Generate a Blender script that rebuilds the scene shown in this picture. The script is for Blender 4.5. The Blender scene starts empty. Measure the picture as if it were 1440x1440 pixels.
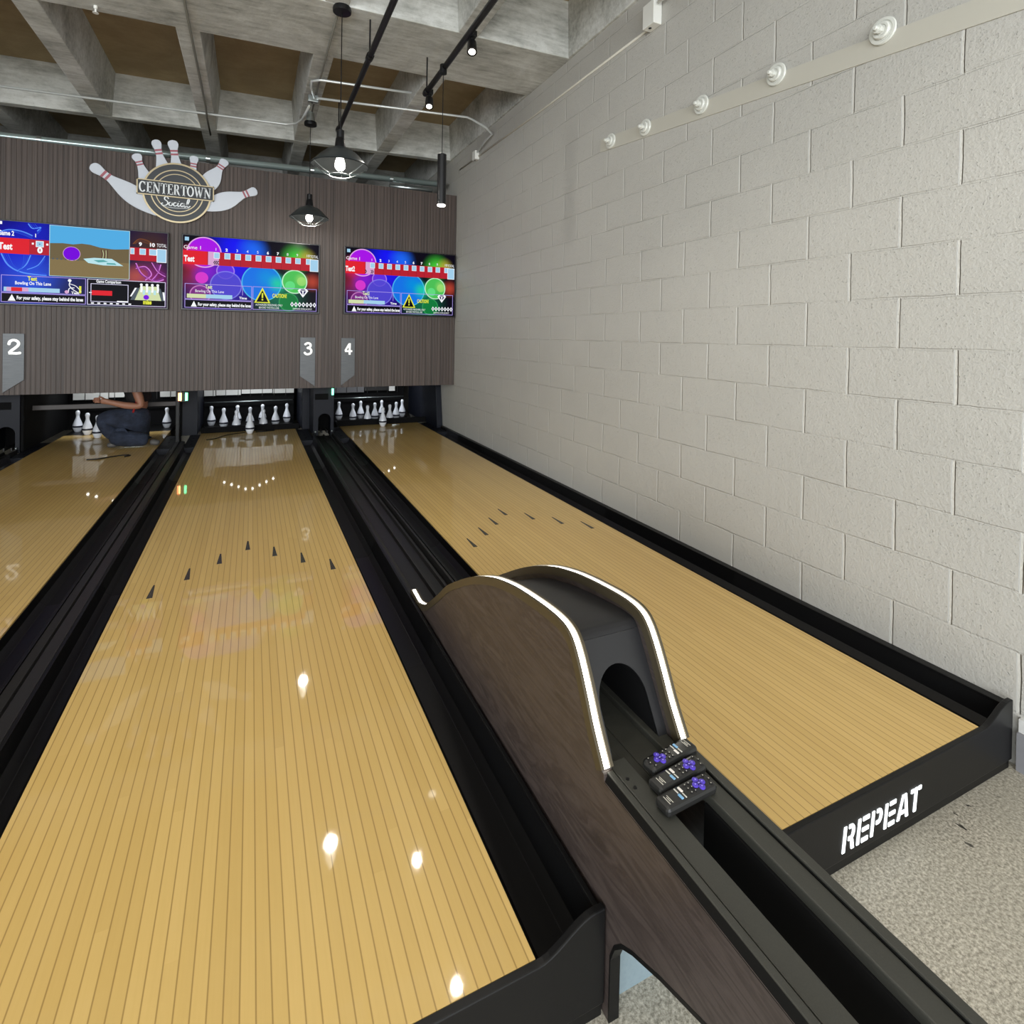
import bpy, bmesh, math, random
from mathutils import Vector, Matrix
random.seed(7)
PI = math.pi
S = bpy.context.scene
C = S.collection
FLOOR = -0.18            # the lane surface is z = 0 while building; everything is lifted by 0.18 at the end

# ------------------------------------------------------------------ materials
def new_mat(name):
    m = bpy.data.materials.new(name); m.use_nodes = True
    nt = m.node_tree
    return m, nt, nt.nodes['Principled BSDF']
def mat(name, col, rough=0.5, metal=0.0, spec=None, coat=0.0, emit=None, es=0.0, alpha=None, trans=None):
    m, nt, b = new_mat(name)
    b.inputs['Base Color'].default_value = (*col, 1)
    b.inputs['Roughness'].default_value = rough
    b.inputs['Metallic'].default_value = metal
    if spec is not None: b.inputs['Specular IOR Level'].default_value = spec
    if coat: b.inputs['Coat Weight'].default_value = coat; b.inputs['Coat Roughness'].default_value = 0.08
    if emit: b.inputs['Emission Color'].default_value = (*emit, 1); b.inputs['Emission Strength'].default_value = es
    if trans: b.inputs['Transmission Weight'].default_value = trans
    return m
def srgb(r, g, b):
    f = lambda c: (c/255/12.92) if c/255 <= 0.04045 else ((c/255+0.055)/1.055)**2.4
    return (f(r), f(g), f(b))
class NT:
    """tiny helper for node trees"""
    def __init__(s, nt): s.nt = nt; s.n = nt.nodes; s.l = nt.links
    def val(s, inp, v):
        if isinstance(v, bpy.types.NodeSocket): s.l.new(v, inp)
        else: inp.default_value = v
    def math(s, op, a, b=None, c=None, clamp=False):
        n = s.n.new('ShaderNodeMath'); n.operation = op; n.use_clamp = clamp
        s.val(n.inputs[0], a)
        if b is not None: s.val(n.inputs[1], b)
        if c is not None: s.val(n.inputs[2], c)
        return n.outputs[0]
    def mix(s, f, a, b, mode='MIX'):
        n = s.n.new('ShaderNodeMix'); n.data_type = 'RGBA'; n.blend_type = mode
        s.val(n.inputs[0], f)
        s.val(n.inputs[6], a if isinstance(a, bpy.types.NodeSocket) else (*a, 1))
        s.val(n.inputs[7], b if isinstance(b, bpy.types.NodeSocket) else (*b, 1))
        return n.outputs[2]
    def coord(s, kind='Object'): return s.n.new('ShaderNodeTexCoord').outputs[kind]
    def sep(s, v):
        n = s.n.new('ShaderNodeSeparateXYZ'); s.l.new(v, n.inputs[0]); return n.outputs
    def comb(s, x, y, z):
        n = s.n.new('ShaderNodeCombineXYZ')
        for i, v in enumerate((x, y, z)): s.val(n.inputs[i], v)
        return n.outputs[0]
    def mapping(s, v, scale=(1,1,1), loc=(0,0,0), rot=(0,0,0)):
        n = s.n.new('ShaderNodeMapping'); s.l.new(v, n.inputs[0])
        n.inputs['Scale'].default_value = scale; n.inputs['Location'].default_value = loc; n.inputs['Rotation'].default_value = rot
        return n.outputs[0]
    def noise(s, v, scale, detail=3, rough=0.55, dist=0.0):
        n = s.n.new('ShaderNodeTexNoise'); s.l.new(v, n.inputs['Vector'])
        n.inputs['Scale'].default_value = scale; n.inputs['Detail'].default_value = detail
        n.inputs['Roughness'].default_value = rough; n.inputs['Distortion'].default_value = dist
        return n.outputs['Fac']
    def white(s, v):
        n = s.n.new('ShaderNodeTexWhiteNoise'); n.noise_dimensions = '1D'; s.l.new(v, n.inputs['W']); return n.outputs['Value']
    def ramp(s, f, stops):
        n = s.n.new('ShaderNodeValToRGB'); s.l.new(f, n.inputs[0]); e = n.color_ramp.elements
        e[0].position, e[0].color = stops[0][0], (*stops[0][1], 1)
        e[1].position, e[1].color = stops[-1][0], (*stops[-1][1], 1)
        for p, c in stops[1:-1]:
            k = e.new(p); k.color = (*c, 1)
        return n.outputs[0]
    def range(s, v, a, b, c=0.0, d=1.0, smooth=False):
        n = s.n.new('ShaderNodeMapRange'); n.interpolation_type = 'SMOOTHSTEP' if smooth else 'LINEAR'
        s.val(n.inputs[0], v)
        for i, x in enumerate((a, b, c, d)): n.inputs[i+1].default_value = x
        return n.outputs[0]
    def bump(s, h, strength=0.3, dist=0.01, normal=None):
        n = s.n.new('ShaderNodeBump'); s.l.new(h, n.inputs['Height'])
        n.inputs['Strength'].default_value = strength; n.inputs['Distance'].default_value = dist
        if normal is not None: s.l.new(normal, n.inputs['Normal'])
        return n.outputs[0]

def wood_lane_mat():
    m, nt, b = new_mat('lane_boards'); g = NT(nt)
    x, y, z = g.sep(g.coord())
    bw = 0.02703
    k = g.math('DIVIDE', x, bw)
    idx = g.math('FLOOR', k)
    fr = g.math('SUBTRACT', k, idx)
    edge = g.math('MINIMUM', fr, g.math('SUBTRACT', 1.0, fr))
    line = g.range(edge, 0.025, 0.07, 1.0, 0.0)
    rnd = g.white(idx)
    # board segments along the lane with staggered ends
    seg = g.math('FLOOR', g.math('ADD', g.math('MULTIPLY', y, 0.55), g.math('MULTIPLY', rnd, 7.0)))
    rnd2 = g.white(g.math('ADD', g.math('MULTIPLY', seg, 3.7), g.math('MULTIPLY', idx, 17.3)))
    grain = g.noise(g.mapping(g.coord(), (60, 2.2, 1)), 3.0, 4, 0.6)
    base = g.ramp(g.math('ADD', g.math('MULTIPLY', rnd2, 0.6), g.math('MULTIPLY', grain, 0.45)),
                  [(0.0, srgb(198, 165, 98)), (0.55, srgb(206, 173, 105)), (1.0, srgb(213, 180, 112))])
    patch = g.noise(g.mapping(g.coord(), (1.0, 0.5, 1)), 1.3, 2)
    base = g.mix(g.range(patch, 0.45, 0.7, 0, 0.35), base, srgb(196, 156, 88))
    col = g.mix(g.math('MULTIPLY', line, 0.62), base, srgb(122, 92, 46))
    nt.links.new(col, b.inputs['Base Color'])
    b.inputs['Roughness'].default_value = 0.38
    b.inputs['Specular IOR Level'].default_value = 0.2
    b.inputs['Coat Weight'].default_value = 0.66
    b.inputs['Coat Roughness'].default_value = 0.035
    wav = g.noise(g.mapping(g.coord(), (3, 0.6, 1)), 2.0, 2)
    nt.links.new(g.bump(wav, 0.03, 0.002), b.inputs['Normal'])
    return m

def block_wall_mat():
    m, nt, b = new_mat('painted_block'); g = NT(nt)
    co = g.coord(); x, y, z = g.sep(co)
    wob = g.noise(co, 6.0, 3)
    wob2 = g.noise(g.mapping(co, (1, 1, 1), (3.3, 1.7, 9.1)), 6.0, 3)
    yy = g.math('ADD', y, g.math('MULTIPLY', g.math('SUBTRACT', wob, 0.5), 0.010))
    zz = g.math('ADD', z, g.math('MULTIPLY', g.math('SUBTRACT', wob2, 0.5), 0.012))
    RW, RH = 0.4064, 0.2016
    row = g.math('FLOOR', g.math('DIVIDE', g.math('SUBTRACT', zz, 1.205-0.18+0.18), RH))
    fz = g.math('SUBTRACT', g.math('DIVIDE', g.math('SUBTRACT', zz, 1.205), RH), row)
    par = g.math('MODULO', g.math('ADD', row, 100.0), 2.0)
    # row 3 above z=1.205 (odd) has joints at y = 1.126 + k*RW
    off = g.math('MULTIPLY', g.math('SUBTRACT', 1.0, par), RW/2)
    ky = g.math('DIVIDE', g.math('SUBTRACT', g.math('SUBTRACT', yy, 0.325), off), RW)
    fy = g.math('SUBTRACT', ky, g.math('FLOOR', ky))
    dz = g.math('MULTIPLY', g.math('MINIMUM', fz, g.math('SUBTRACT', 1.0, fz)), RH)
    dy = g.math('MULTIPLY', g.math('MINIMUM', fy, g.math('SUBTRACT', 1.0, fy)), RW)
    jz = g.range(dz, 0.002, 0.0055, 1, 0, True)
    jy = g.range(dy, 0.0035, 0.0075, 1, 0, True)
    fade = g.range(g.noise(g.mapping(co, (1, 1, 1), (8, 2, 5)), 3.2, 3), 0.36, 0.62, 0.18, 1.0)
    jzf = g.math('MULTIPLY', jz, fade)
    joint = g.math('MAXIMUM', g.math('MULTIPLY', jzf, 0.4), jy)
    pits = g.noise(co, 95, 3, 0.6)
    rough = g.noise(co, 24, 4, 0.65)
    pitm = g.range(pits, 0.62, 0.76, 0, 1)
    crust = g.math('MULTIPLY', g.range(dz, 0.003, 0.018, 1, 0), g.range(g.noise(co, 90, 3, 0.7), 0.56, 0.72, 0, 1))
    h = g.math('ADD', g.math('MULTIPLY', rough, 0.35), g.math('MULTIPLY', pits, 0.30))
    h = g.math('ADD', h, g.math('MULTIPLY', crust, 0.22))
    h = g.math('SUBTRACT', h, g.math('MULTIPLY', joint, 1.1))
    h = g.math('SUBTRACT', h, g.math('MULTIPLY', pitm, 0.35))
    tone = g.noise(g.mapping(co, (1, 1.5, 3)), 1.1, 2)
    base = g.mix(tone, srgb(175, 173, 167), srgb(185, 183, 177))
    col = g.mix(g.math('MULTIPLY', jy, 0.55), base, srgb(214, 213, 206))
    col = g.mix(g.math('MULTIPLY', jzf, 0.15), col, srgb(206, 205, 198))
    nt.links.new(col, b.inputs['Base Color'])
    b.inputs['Roughness'].default_value = 0.5
    nt.links.new(g.bump(h, 1.0, 0.008), b.inputs['Normal'])
    return m

def concrete_mat(name, c0, c1, c2, board=True):
    m, nt, b = new_mat(name); g = NT(nt); co = g.coord()
    n1 = g.noise(co, 2.2, 6, 0.65, 0.4)
    n2 = g.noise(g.mapping(co, (3, 16, 16)), 1.6, 5, 0.7)
    n3 = g.noise(co, 40, 3)
    f = g.math('ADD', g.math('MULTIPLY', n1, 0.6), g.math('MULTIPLY', n2, 0.4 if board else 0.15))
    col = g.ramp(f, [(0.3, c0), (0.5, c1), (0.68, c2)])
    col = g.mix(g.range(n3, 0.6, 0.75, 0, 0.25), col, c0)
    nt.links.new(col, b.inputs['Base Color'])
    b.inputs['Roughness'].default_value = 0.85
    nt.links.new(g.bump(g.math('ADD', n2, n3), 0.25, 0.006), b.inputs['Normal'])
    return m

def reeded_mat():
    m, nt, b = new_mat('reeded_laminate'); g = NT(nt); co = g.coord()
    x, y, z = g.sep(co)
    st = g.noise(g.mapping(co, (34, 1, 0.35)), 1.0, 3, 0.7)
    st2 = g.noise(g.mapping(co, (150, 1, 1.1)), 1.0, 3, 0.7)
    k = g.math('DIVIDE', g.math('ADD', x, g.math('MULTIPLY', st, 0.006)), 0.0385)
    fr = g.math('FRACT', g.math('ADD', k, 100.0))
    groove = g.range(g.math('ABSOLUTE', g.math('SUBTRACT', fr, 0.5)), 0.33, 0.5, 0.0, 1.0, True)
    amt = g.range(g.noise(g.mapping(co, (0.9, 1, 0.15)), 1.0, 2), 0.35, 0.65, 0.35, 1.0)
    f = g.math('ADD', g.math('MULTIPLY', st, 0.5), g.math('MULTIPLY', st2, 0.5))
    col = g.ramp(f, [(0.34, srgb(46, 38, 34)), (0.5, srgb(70, 58, 52)), (0.68, srgb(94, 81, 74))])
    col = g.mix(g.math('MULTIPLY', g.math('MULTIPLY', groove, amt), 0.62), col, srgb(40, 32, 29))
    nt.links.new(col, b.inputs['Base Color'])
    b.inputs['Roughness'].default_value = 0.5
    nt.links.new(g.bump(g.math('SUBTRACT', st2, g.math('MULTIPLY', groove, 1.5)), 0.35, 0.004), b.inputs['Normal'])
    return m

def laminate_mat():
    m, nt, b = new_mat('dark_wood_laminate'); g = NT(nt); co = g.coord()
    w = g.noise(g.mapping(co, (1, 1.0, 9)), 2.4, 5, 0.6, 1.2)
    fine = g.noise(g.mapping(co, (1, 6, 120)), 2.0, 3, 0.6)
    col = g.ramp(w, [(0.36, srgb(50, 43, 41)), (0.47, srgb(72, 63, 60)), (0.52, srgb(54, 46, 44)), (0.66, srgb(76, 67, 63))])
    col = g.mix(g.math('MULTIPLY', fine, 0.25), col, srgb(50, 43, 40))
    nt.links.new(col, b.inputs['Base Color'])
    b.inputs['Roughness'].default_value = 0.42
    return m

def floor_mat():
    m, nt, b = new_mat('speckled_floor'); g = NT(nt); co = g.coord()
    n1 = g.noise(co, 125, 3, 0.75); n2 = g.noise(co, 2.0, 4); n3 = g.noise(co, 190, 2)
    col = g.ramp(n1, [(0.34, srgb(118, 113, 100)), (0.5, srgb(166, 160, 146)), (0.66, srgb(205, 199, 184))])
    col = g.mix(g.range(n2, 0.45, 0.7, 0, 0.3), col, srgb(140, 137, 126))
    col = g.mix(g.range(n3, 0.7, 0.76, 0, 0.7), col, srgb(70, 66, 58))
    # dark scuffs near the end of the lane kerb
    d = g.n.new('ShaderNodeVectorMath'); d.operation = 'DISTANCE'; g.l.new(co, d.inputs[0]); d.inputs[1].default_value = (1.98, 0.80, 0.0)
    near = g.range(d.outputs['Value'], 0.10, 0.24, 1, 0, True)
    sc = g.range(g.noise(g.mapping(co, (38, 16, 1), rot=(0, 0, 0.6)), 1.0, 3, 0.6), 0.64, 0.68, 0, 1)
    col = g.mix(g.math('MULTIPLY', near, sc), col, srgb(35, 34, 32))
    nt.links.new(col, b.inputs['Base Color'])
    b.inputs['Roughness'].default_value = 0.45
    return m

def gutter_mat():
    m, nt, b = new_mat('black_gutter'); g = NT(nt); co = g.coord()
    x, y, z = g.sep(co)
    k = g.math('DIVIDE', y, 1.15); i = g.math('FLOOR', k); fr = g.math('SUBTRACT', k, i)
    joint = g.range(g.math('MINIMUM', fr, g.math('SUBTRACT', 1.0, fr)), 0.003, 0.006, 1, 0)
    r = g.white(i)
    n = g.noise(co, 60, 3)
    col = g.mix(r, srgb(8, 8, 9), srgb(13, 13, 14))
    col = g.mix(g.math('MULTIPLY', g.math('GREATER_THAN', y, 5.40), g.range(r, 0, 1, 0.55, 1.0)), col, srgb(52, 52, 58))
    col = g.mix(g.math('MULTIPLY', joint, 0.8), col, srgb(5, 5, 5))
    nt.links.new(col, b.inputs['Base Color'])
    nt.links.new(g.range(r, 0, 1, 0.38, 0.55), b.inputs['Roughness'])
    b.inputs['Specular IOR Level'].default_value = 0.22
    nt.links.new(g.bump(n, 0.1, 0.002), b.inputs['Normal'])
    return m

def grainy(name, c0, c1, rough=0.5, scale=250, bump=0.15, spec=0.5):
    m, nt, b = new_mat(name); g = NT(nt); co = g.coord()
    n = g.noise(co, scale, 3, 0.6)
    nt.links.new(g.mix(n, c0, c1), b.inputs['Base Color'])
    b.inputs['Roughness'].default_value = rough; b.inputs['Specular IOR Level'].default_value = spec
    nt.links.new(g.bump(n, bump, 0.001), b.inputs['Normal'])
    return m

def denim_mat():
    m, nt, b = new_mat('denim'); g = NT(nt); co = g.coord()
    n = g.noise(co, 9, 4, 0.6); n2 = g.noise(co, 300, 2)
    col = g.ramp(n, [(0.35, srgb(22, 28, 42)), (0.6, srgb(40, 49, 68)), (0.75, srgb(62, 72, 92))])
    col = g.mix(g.math('MULTIPLY', n2, 0.3), col, srgb(28, 34, 50))
    nt.links.new(col, b.inputs['Base Color']); b.inputs['Roughness'].default_value = 0.9
    nt.links.new(g.bump(g.noise(g.mapping(co, (1, 1, 2)), 22, 3, 0.5, 0.8), 0.5, 0.02), b.inputs['Normal'])
    return m

def brushed_mat():
    m, nt, b = new_mat('brushed_grey_metal'); g = NT(nt); co = g.coord()
    n = g.noise(g.mapping(co, (6, 1, 160)), 1.5, 3)
    nt.links.new(g.mix(n, srgb(68, 70, 72), srgb(98, 100, 102)), b.inputs['Base Color'])
    b.inputs['Roughness'].default_value = 0.42; b.inputs['Metallic'].default_value = 0.55
    return m

M = dict(
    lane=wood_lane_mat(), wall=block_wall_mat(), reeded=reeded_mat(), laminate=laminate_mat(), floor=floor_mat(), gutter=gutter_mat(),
    concrete=concrete_mat('board_marked_concrete', srgb(120, 121, 115), srgb(190, 191, 186), srgb(226, 228, 225)),
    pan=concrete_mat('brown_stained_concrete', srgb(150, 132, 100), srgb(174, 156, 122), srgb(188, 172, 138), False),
    denim=denim_mat(), brushed=brushed_mat(),
    black=grainy('black_paint', srgb(10, 10, 10), srgb(16, 16, 16), 0.42, 300, 0.12, 0.25),
    kerb=grainy('black_kerb_board', srgb(9, 9, 10), srgb(15, 15, 16), 0.4, 220, 0.1, 0.28),
    rubber=grainy('textured_black_plastic', srgb(44, 44, 40), srgb(58, 58, 52), 0.5, 420, 0.3),
    hood=grainy('charcoal_sheet_metal', srgb(26, 26, 28), srgb(32, 32, 34), 0.34, 300, 0.03, 0.4),
    void=mat('matt_black', srgb(9, 9, 10), 0.8, spec=0.15),
    navy=grainy('blue_black_board', srgb(14, 17, 26), srgb(22, 25, 35), 0.5, 200, 0.1, 0.25),
    track=grainy('ribbed_track_plastic', srgb(24, 23, 23), srgb(34, 33, 32), 0.42, 300, 0.15, 0.35),
    trim=mat('bronze_edging', srgb(74, 66, 50), 0.35, 0.3),
    led=mat('white_light_strip', (1, 1, 1), 0.4, emit=(1.0, 0.95, 0.82), es=8.0),
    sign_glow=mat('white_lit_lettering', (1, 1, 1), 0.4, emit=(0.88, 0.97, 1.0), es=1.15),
    pin=mat('white_pin', srgb(226, 230, 238), 0.22, coat=0.4),
    band=mat('navy_rubber', srgb(16, 20, 40), 0.5),
    arrow=mat('dark_lane_marking', srgb(58, 54, 46), 0.25),
    steel=mat('galvanised_steel', srgb(190, 198, 198), 0.28, 0.9),
    pipe=mat('zinc_pipe', srgb(176, 192, 190), 0.28, 0.6),
    emt=mat('bright_conduit', srgb(222, 226, 224), 0.3, 0.45),
    grey_emt=mat('dull_conduit', srgb(118, 116, 108), 0.5, 0.4),
    painted=mat('wall_paint', srgb(196, 192, 180), 0.5),
    strip=mat('painted_strip', srgb(186, 183, 172), 0.45),
    insul=mat('white_porcelain', srgb(208, 209, 202), 0.3, coat=0.2),
    white=mat('white_plastic', srgb(228, 228, 222), 0.4),
    lampblack=mat('black_lamp_metal', srgb(20, 20, 22), 0.4, 0.3),
    shade_in=mat('dark_lamp_lining', srgb(16, 18, 18), 0.6, 0.0, spec=0.1),
    shade=mat('grey_lamp_shade', srgb(70, 76, 78), 0.32, 0.5),
    wire=mat('lamp_guard_wire', srgb(120, 124, 122), 0.45, 0.2),
    bulb=mat('lit_bulb', (1, 1, 1), 0.4, emit=(1.0, 0.98, 0.9), es=8.0),
    lens=mat('lit_lens', (1, 1, 1), 0.4, emit=(1.0, 0.95, 0.84), es=8.0),
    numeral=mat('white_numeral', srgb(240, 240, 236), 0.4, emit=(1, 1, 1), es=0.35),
    gold=mat('pale_gold', srgb(196, 180, 146), 0.35, 0.5),
    slate=mat('slate_disc', srgb(52, 56, 60), 0.45),
    slate2=mat('dark_slate', srgb(38, 41, 45), 0.45),
    silver=mat('silver_lettering', srgb(226, 230, 232), 0.3, 0.2),
    logo_pin=mat('sign_pin_white', srgb(206, 212, 222), 0.4),
    logo_red=mat('sign_pin_red', srgb(164, 92, 104), 0.5),
    bezel=mat('black_bezel', srgb(10, 10, 12), 0.3),
    skin=mat('skin', srgb(150, 104, 82), 0.55),
    shirt=mat('black_shirt', srgb(18, 16, 18), 0.8),
    redbraid=mat('red_strap', srgb(150, 24, 30), 0.6),
    hair=mat('dark_hair', srgb(30, 22, 18), 0.6),
    shoe=mat('grey_shoe', srgb(84, 82, 80), 0.6),
    remote=grainy('remote_black', srgb(26, 26, 26), srgb(34, 34, 33), 0.4, 500, 0.1),
    purple=mat('purple_rubber', srgb(74, 54, 176), 0.4),
    purple2=mat('pale_purple_mark', srgb(150, 138, 226), 0.4),
    key=mat('dark_key', srgb(16, 16, 17), 0.35),
    keymark=mat('key_mark', srgb(190, 188, 178), 0.5),
    keyblue=mat('blue_key', srgb(120, 168, 206), 0.4),
    keywhite=mat('white_key', srgb(226, 220, 214), 0.4),
    panelwhite=mat('pale_machine_panel', srgb(216, 216, 212), 0.5),
    panelgrey=mat('grey_machine_panel', srgb(92, 92, 94), 0.5),
    baseb=mat('grey_cove_base', srgb(128, 128, 132), 0.5),
    kerbwhite=mat('pale_wall_base', srgb(206, 206, 204), 0.5),
    bluegrey=grainy('blue_grey_board', srgb(112, 128, 136), srgb(128, 144, 150), 0.4, 120, 0.05),
    barwood=mat('grey_sweep_bar', srgb(74, 68, 66), 0.5),
    led_red=mat('red_indicator', (1, 0.1, 0.05), 0.4, emit=(1.0, 0.22, 0.08), es=9.0),
    led_green=mat('green_indicator', (0.1, 1, 0.4), 0.4, emit=(0.12, 1.0, 0.38), es=7.0),
    led_amber=mat('amber_indicator', (1, 0.6, 0.2), 0.4, emit=(1.0, 0.62, 0.22), es=9.0),
    glass=mat('window_glass', (1, 1, 1), 0.02, trans=1.0),
)
def emi(name, r, g, b, s=1.0):
    m, nt, p = new_mat(name)
    c = srgb(r, g, b)
    p.inputs['Base Color'].default_value = (0, 0, 0, 1); p.inputs['Roughness'].default_value = 0.3
    p.inputs['Specular IOR Level'].default_value = 0.03
    p.inputs['Emission Color'].default_value = (*c, 1); p.inputs['Emission Strength'].default_value = s
    return m
E_ = dict(white=emi('screen_white', 250, 252, 255, 1.05), red=emi('screen_red', 228, 34, 48), dred=emi('screen_dark_red', 186, 34, 50),
          lblue=emi('screen_pale_blue', 166, 212, 240), pink=emi('screen_pink', 222, 170, 214), yellow=emi('screen_yellow', 232, 236, 70),
          black=emi('screen_black', 8, 6, 16), lilac=emi('screen_lilac', 178, 160, 240), box=emi('screen_box', 34, 20, 96, 0.8),
          green=emi('screen_green', 30, 110, 60), cream=emi('screen_cream', 214, 226, 176), ring=emi('screen_ring', 226, 222, 250),
          sky=emi('screen_sky', 84, 176, 232), hill=emi('screen_hill', 112, 98, 70), sand=emi('screen_sand', 134, 116, 78),
          purple=emi('screen_purple', 122, 20, 226), ice=emi('screen_ice', 190, 232, 240), grey=emi('screen_grey', 84, 94, 104),
          teal=emi('screen_teal', 90, 170, 170), maroon=emi('screen_maroon', 74, 26, 44), swirl=emi('screen_swirl', 92, 150, 255),
          swirl2=emi('screen_swirl_pink', 222, 130, 226), swirl_dim=emi('screen_swirl_dim', 40, 80, 220), swirl2_dim=emi('screen_swirl_pink_dim', 130, 50, 140), amber_dim=emi('screen_amber_dim', 120, 70, 40))

# ------------------------------------------------------------------ mesh helpers
def box(bm, x0, x1, y0, y1, z0, z1):
    v = [bm.verts.new((x, y, z)) for z in (z0, z1) for y in (y0, y1) for x in (x0, x1)]
    for f in ((0,2,3,1), (4,5,7,6), (0,1,5,4), (2,6,7,3), (0,4,6,2), (1,3,7,5)): bm.faces.new([v[i] for i in f])
def prism(bm, pts, axis, a, b):
    """closed polygon pts (2-D) extruded along axis from a to b; x: pts=(y,z)  y: pts=(x,z)  z: pts=(x,y)"""
    def P(p, t): return (t, p[0], p[1]) if axis == 'x' else (p[0], t, p[1]) if axis == 'y' else (p[0], p[1], t)
    A = [bm.verts.new(P(p, a)) for p in pts]; B = [bm.verts.new(P(p, b)) for p in pts]
    fa = bm.faces.new(A); fb = bm.faces.new(list(reversed(B)))
    n = len(pts)
    for i in range(n): bm.faces.new((A[i], B[i], B[(i+1) % n], A[(i+1) % n]))
def ribbon(bm, path, axis, a, b, thick=None):
    """open path (2-D) extruded along axis: a sheet"""
    def P(p, t): return (t, p[0], p[1]) if axis == 'x' else (p[0], t, p[1]) if axis == 'y' else (p[0], p[1], t)
    A = [bm.verts.new(P(p, a)) for p in path]; B = [bm.verts.new(P(p, b)) for p in path]
    for i in range(len(path)-1): bm.faces.new((A[i], A[i+1], B[i+1], B[i]))
def lathe(bm, prof, cx=0, cy=0, cz=0, seg=24, axis='z', close=True):
    rings = []
    for r, h in prof:
        ring = []
        for i in range(seg):
            a = 2*PI*i/seg; u, v = r*math.cos(a), r*math.sin(a)
            p = (cx+u, cy+v, cz+h) if axis == 'z' else (cx+h, cy+u, cz+v) if axis == 'x' else (cx+u, cy+h, cz+v)
            ring.append(bm.verts.new(p))
        rings.append(ring)
    for A, B in zip(rings, rings[1:]):
        for i in range(seg): bm.faces.new((A[i], A[(i+1) % seg], B[(i+1) % seg], B[i]))
    if close:
        if prof[0][0] > 1e-6: bm.faces.new(list(reversed(rings[0])))
        if prof[-1][0] > 1e-6: bm.faces.new(rings[-1])
def tube(bm, pts, r, seg=10, cap=True):
    pts = [Vector(p) for p in pts]; rings = []
    ref = None
    for i, p in enumerate(pts):
        d = (pts[min(i+1, len(pts)-1)] - pts[max(i-1, 0)]).normalized()
        if ref is None:
            ref = d.orthogonal().normalized()
        ref = (ref - d*ref.dot(d))
        if ref.length < 1e-5: ref = d.orthogonal()
        ref.normalize(); w = d.cross(ref)
        rr = r[i] if isinstance(r, (list, tuple)) else r
        rings.append([bm.verts.new(p + (ref*math.cos(2*PI*k/seg) + w*math.sin(2*PI*k/seg))*rr) for k in range(seg)])
    for A, B in zip(rings, rings[1:]):
        for k in range(seg): bm.faces.new((A[k], A[(k+1) % seg], B[(k+1) % seg], B[k]))
    if cap: bm.faces.new(list(reversed(rings[0]))); bm.faces.new(rings[-1])
def ball(bm, c, r, sc=(1,1,1), u=16, v=10):
    ret = bmesh.ops.create_uvsphere(bm, u_segments=u, v_segments=v, radius=1.0)
    for w in ret['verts']: w.co = Vector((c[0]+w.co.x*r*sc[0], c[1]+w.co.y*r*sc[1], c[2]+w.co.z*r*sc[2]))
def smooth_path(pts, n=6):
    """Catmull-Rom through 2-D / 3-D points"""
    P = [Vector(p) for p in pts]; out = []
    for i in range(len(P)-1):
        p0, p1, p2, p3 = P[max(i-1, 0)], P[i], P[i+1], P[min(i+2, len(P)-1)]
        for k in range(n):
            t = k/n
            out.append(0.5*((2*p1) + (p2-p0)*t + (2*p0-5*p1+4*p2-p3)*t*t + (3*p1-p0-3*p2+p3)*t**3))
    out.append(P[-1]); return out
def stroke(pts, w, cap=False):
    """flat stroke outline pieces: a list of 2-D polygons along pts"""
    out = []
    for a, b in zip(pts, pts[1:]):
        a, b = Vector(a), Vector(b); d = b-a
        if d.length < 1e-9: continue
        d.normalize(); n = Vector((-d.y, d.x))*w/2; e = d*(w*0.25)
        out.append([tuple(a-n-e*0), tuple(b-n+e), tuple(b+n+e), tuple(a+n-e*0)])
    if cap:
        for p in (pts[0], pts[-1]):
            out.append([(p[0]+w/2*math.cos(2*PI*i/14), p[1]+w/2*math.sin(2*PI*i/14)) for i in range(14)])
    return out
def band_poly(pts, w):
    """one polygon strip per segment with mitred joints: list of quads"""
    P = [Vector(p) for p in pts]; L, R = [], []
    for i, p in enumerate(P):
        d = (P[min(i+1, len(P)-1)] - P[max(i-1, 0)]).normalized()
        ww = w[i] if isinstance(w, (list, tuple)) else w
        n = Vector((-d.y, d.x))*ww/2; L.append(p+n); R.append(p-n)
    return [[tuple(R[i]), tuple(R[i+1]), tuple(L[i+1]), tuple(L[i])] for i in range(len(P)-1)]
def disc_pts(c, r, n=32, a0=0, a1=2*PI):
    return [(c[0]+r*math.cos(a0+(a1-a0)*i/n), c[1]+r*math.sin(a0+(a1-a0)*i/n)) for i in range(n + (0 if abs(a1-a0-2*PI) < 1e-6 else 1))]
def offset_path(path, d):
    P = [Vector(p) for p in path]; out = []
    for i, p in enumerate(P):
        t = (P[min(i+1, len(P)-1)] - P[max(i-1, 0)]).normalized()
        out.append((p.x - t.y*d, p.y + t.x*d))
    return out

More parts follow.
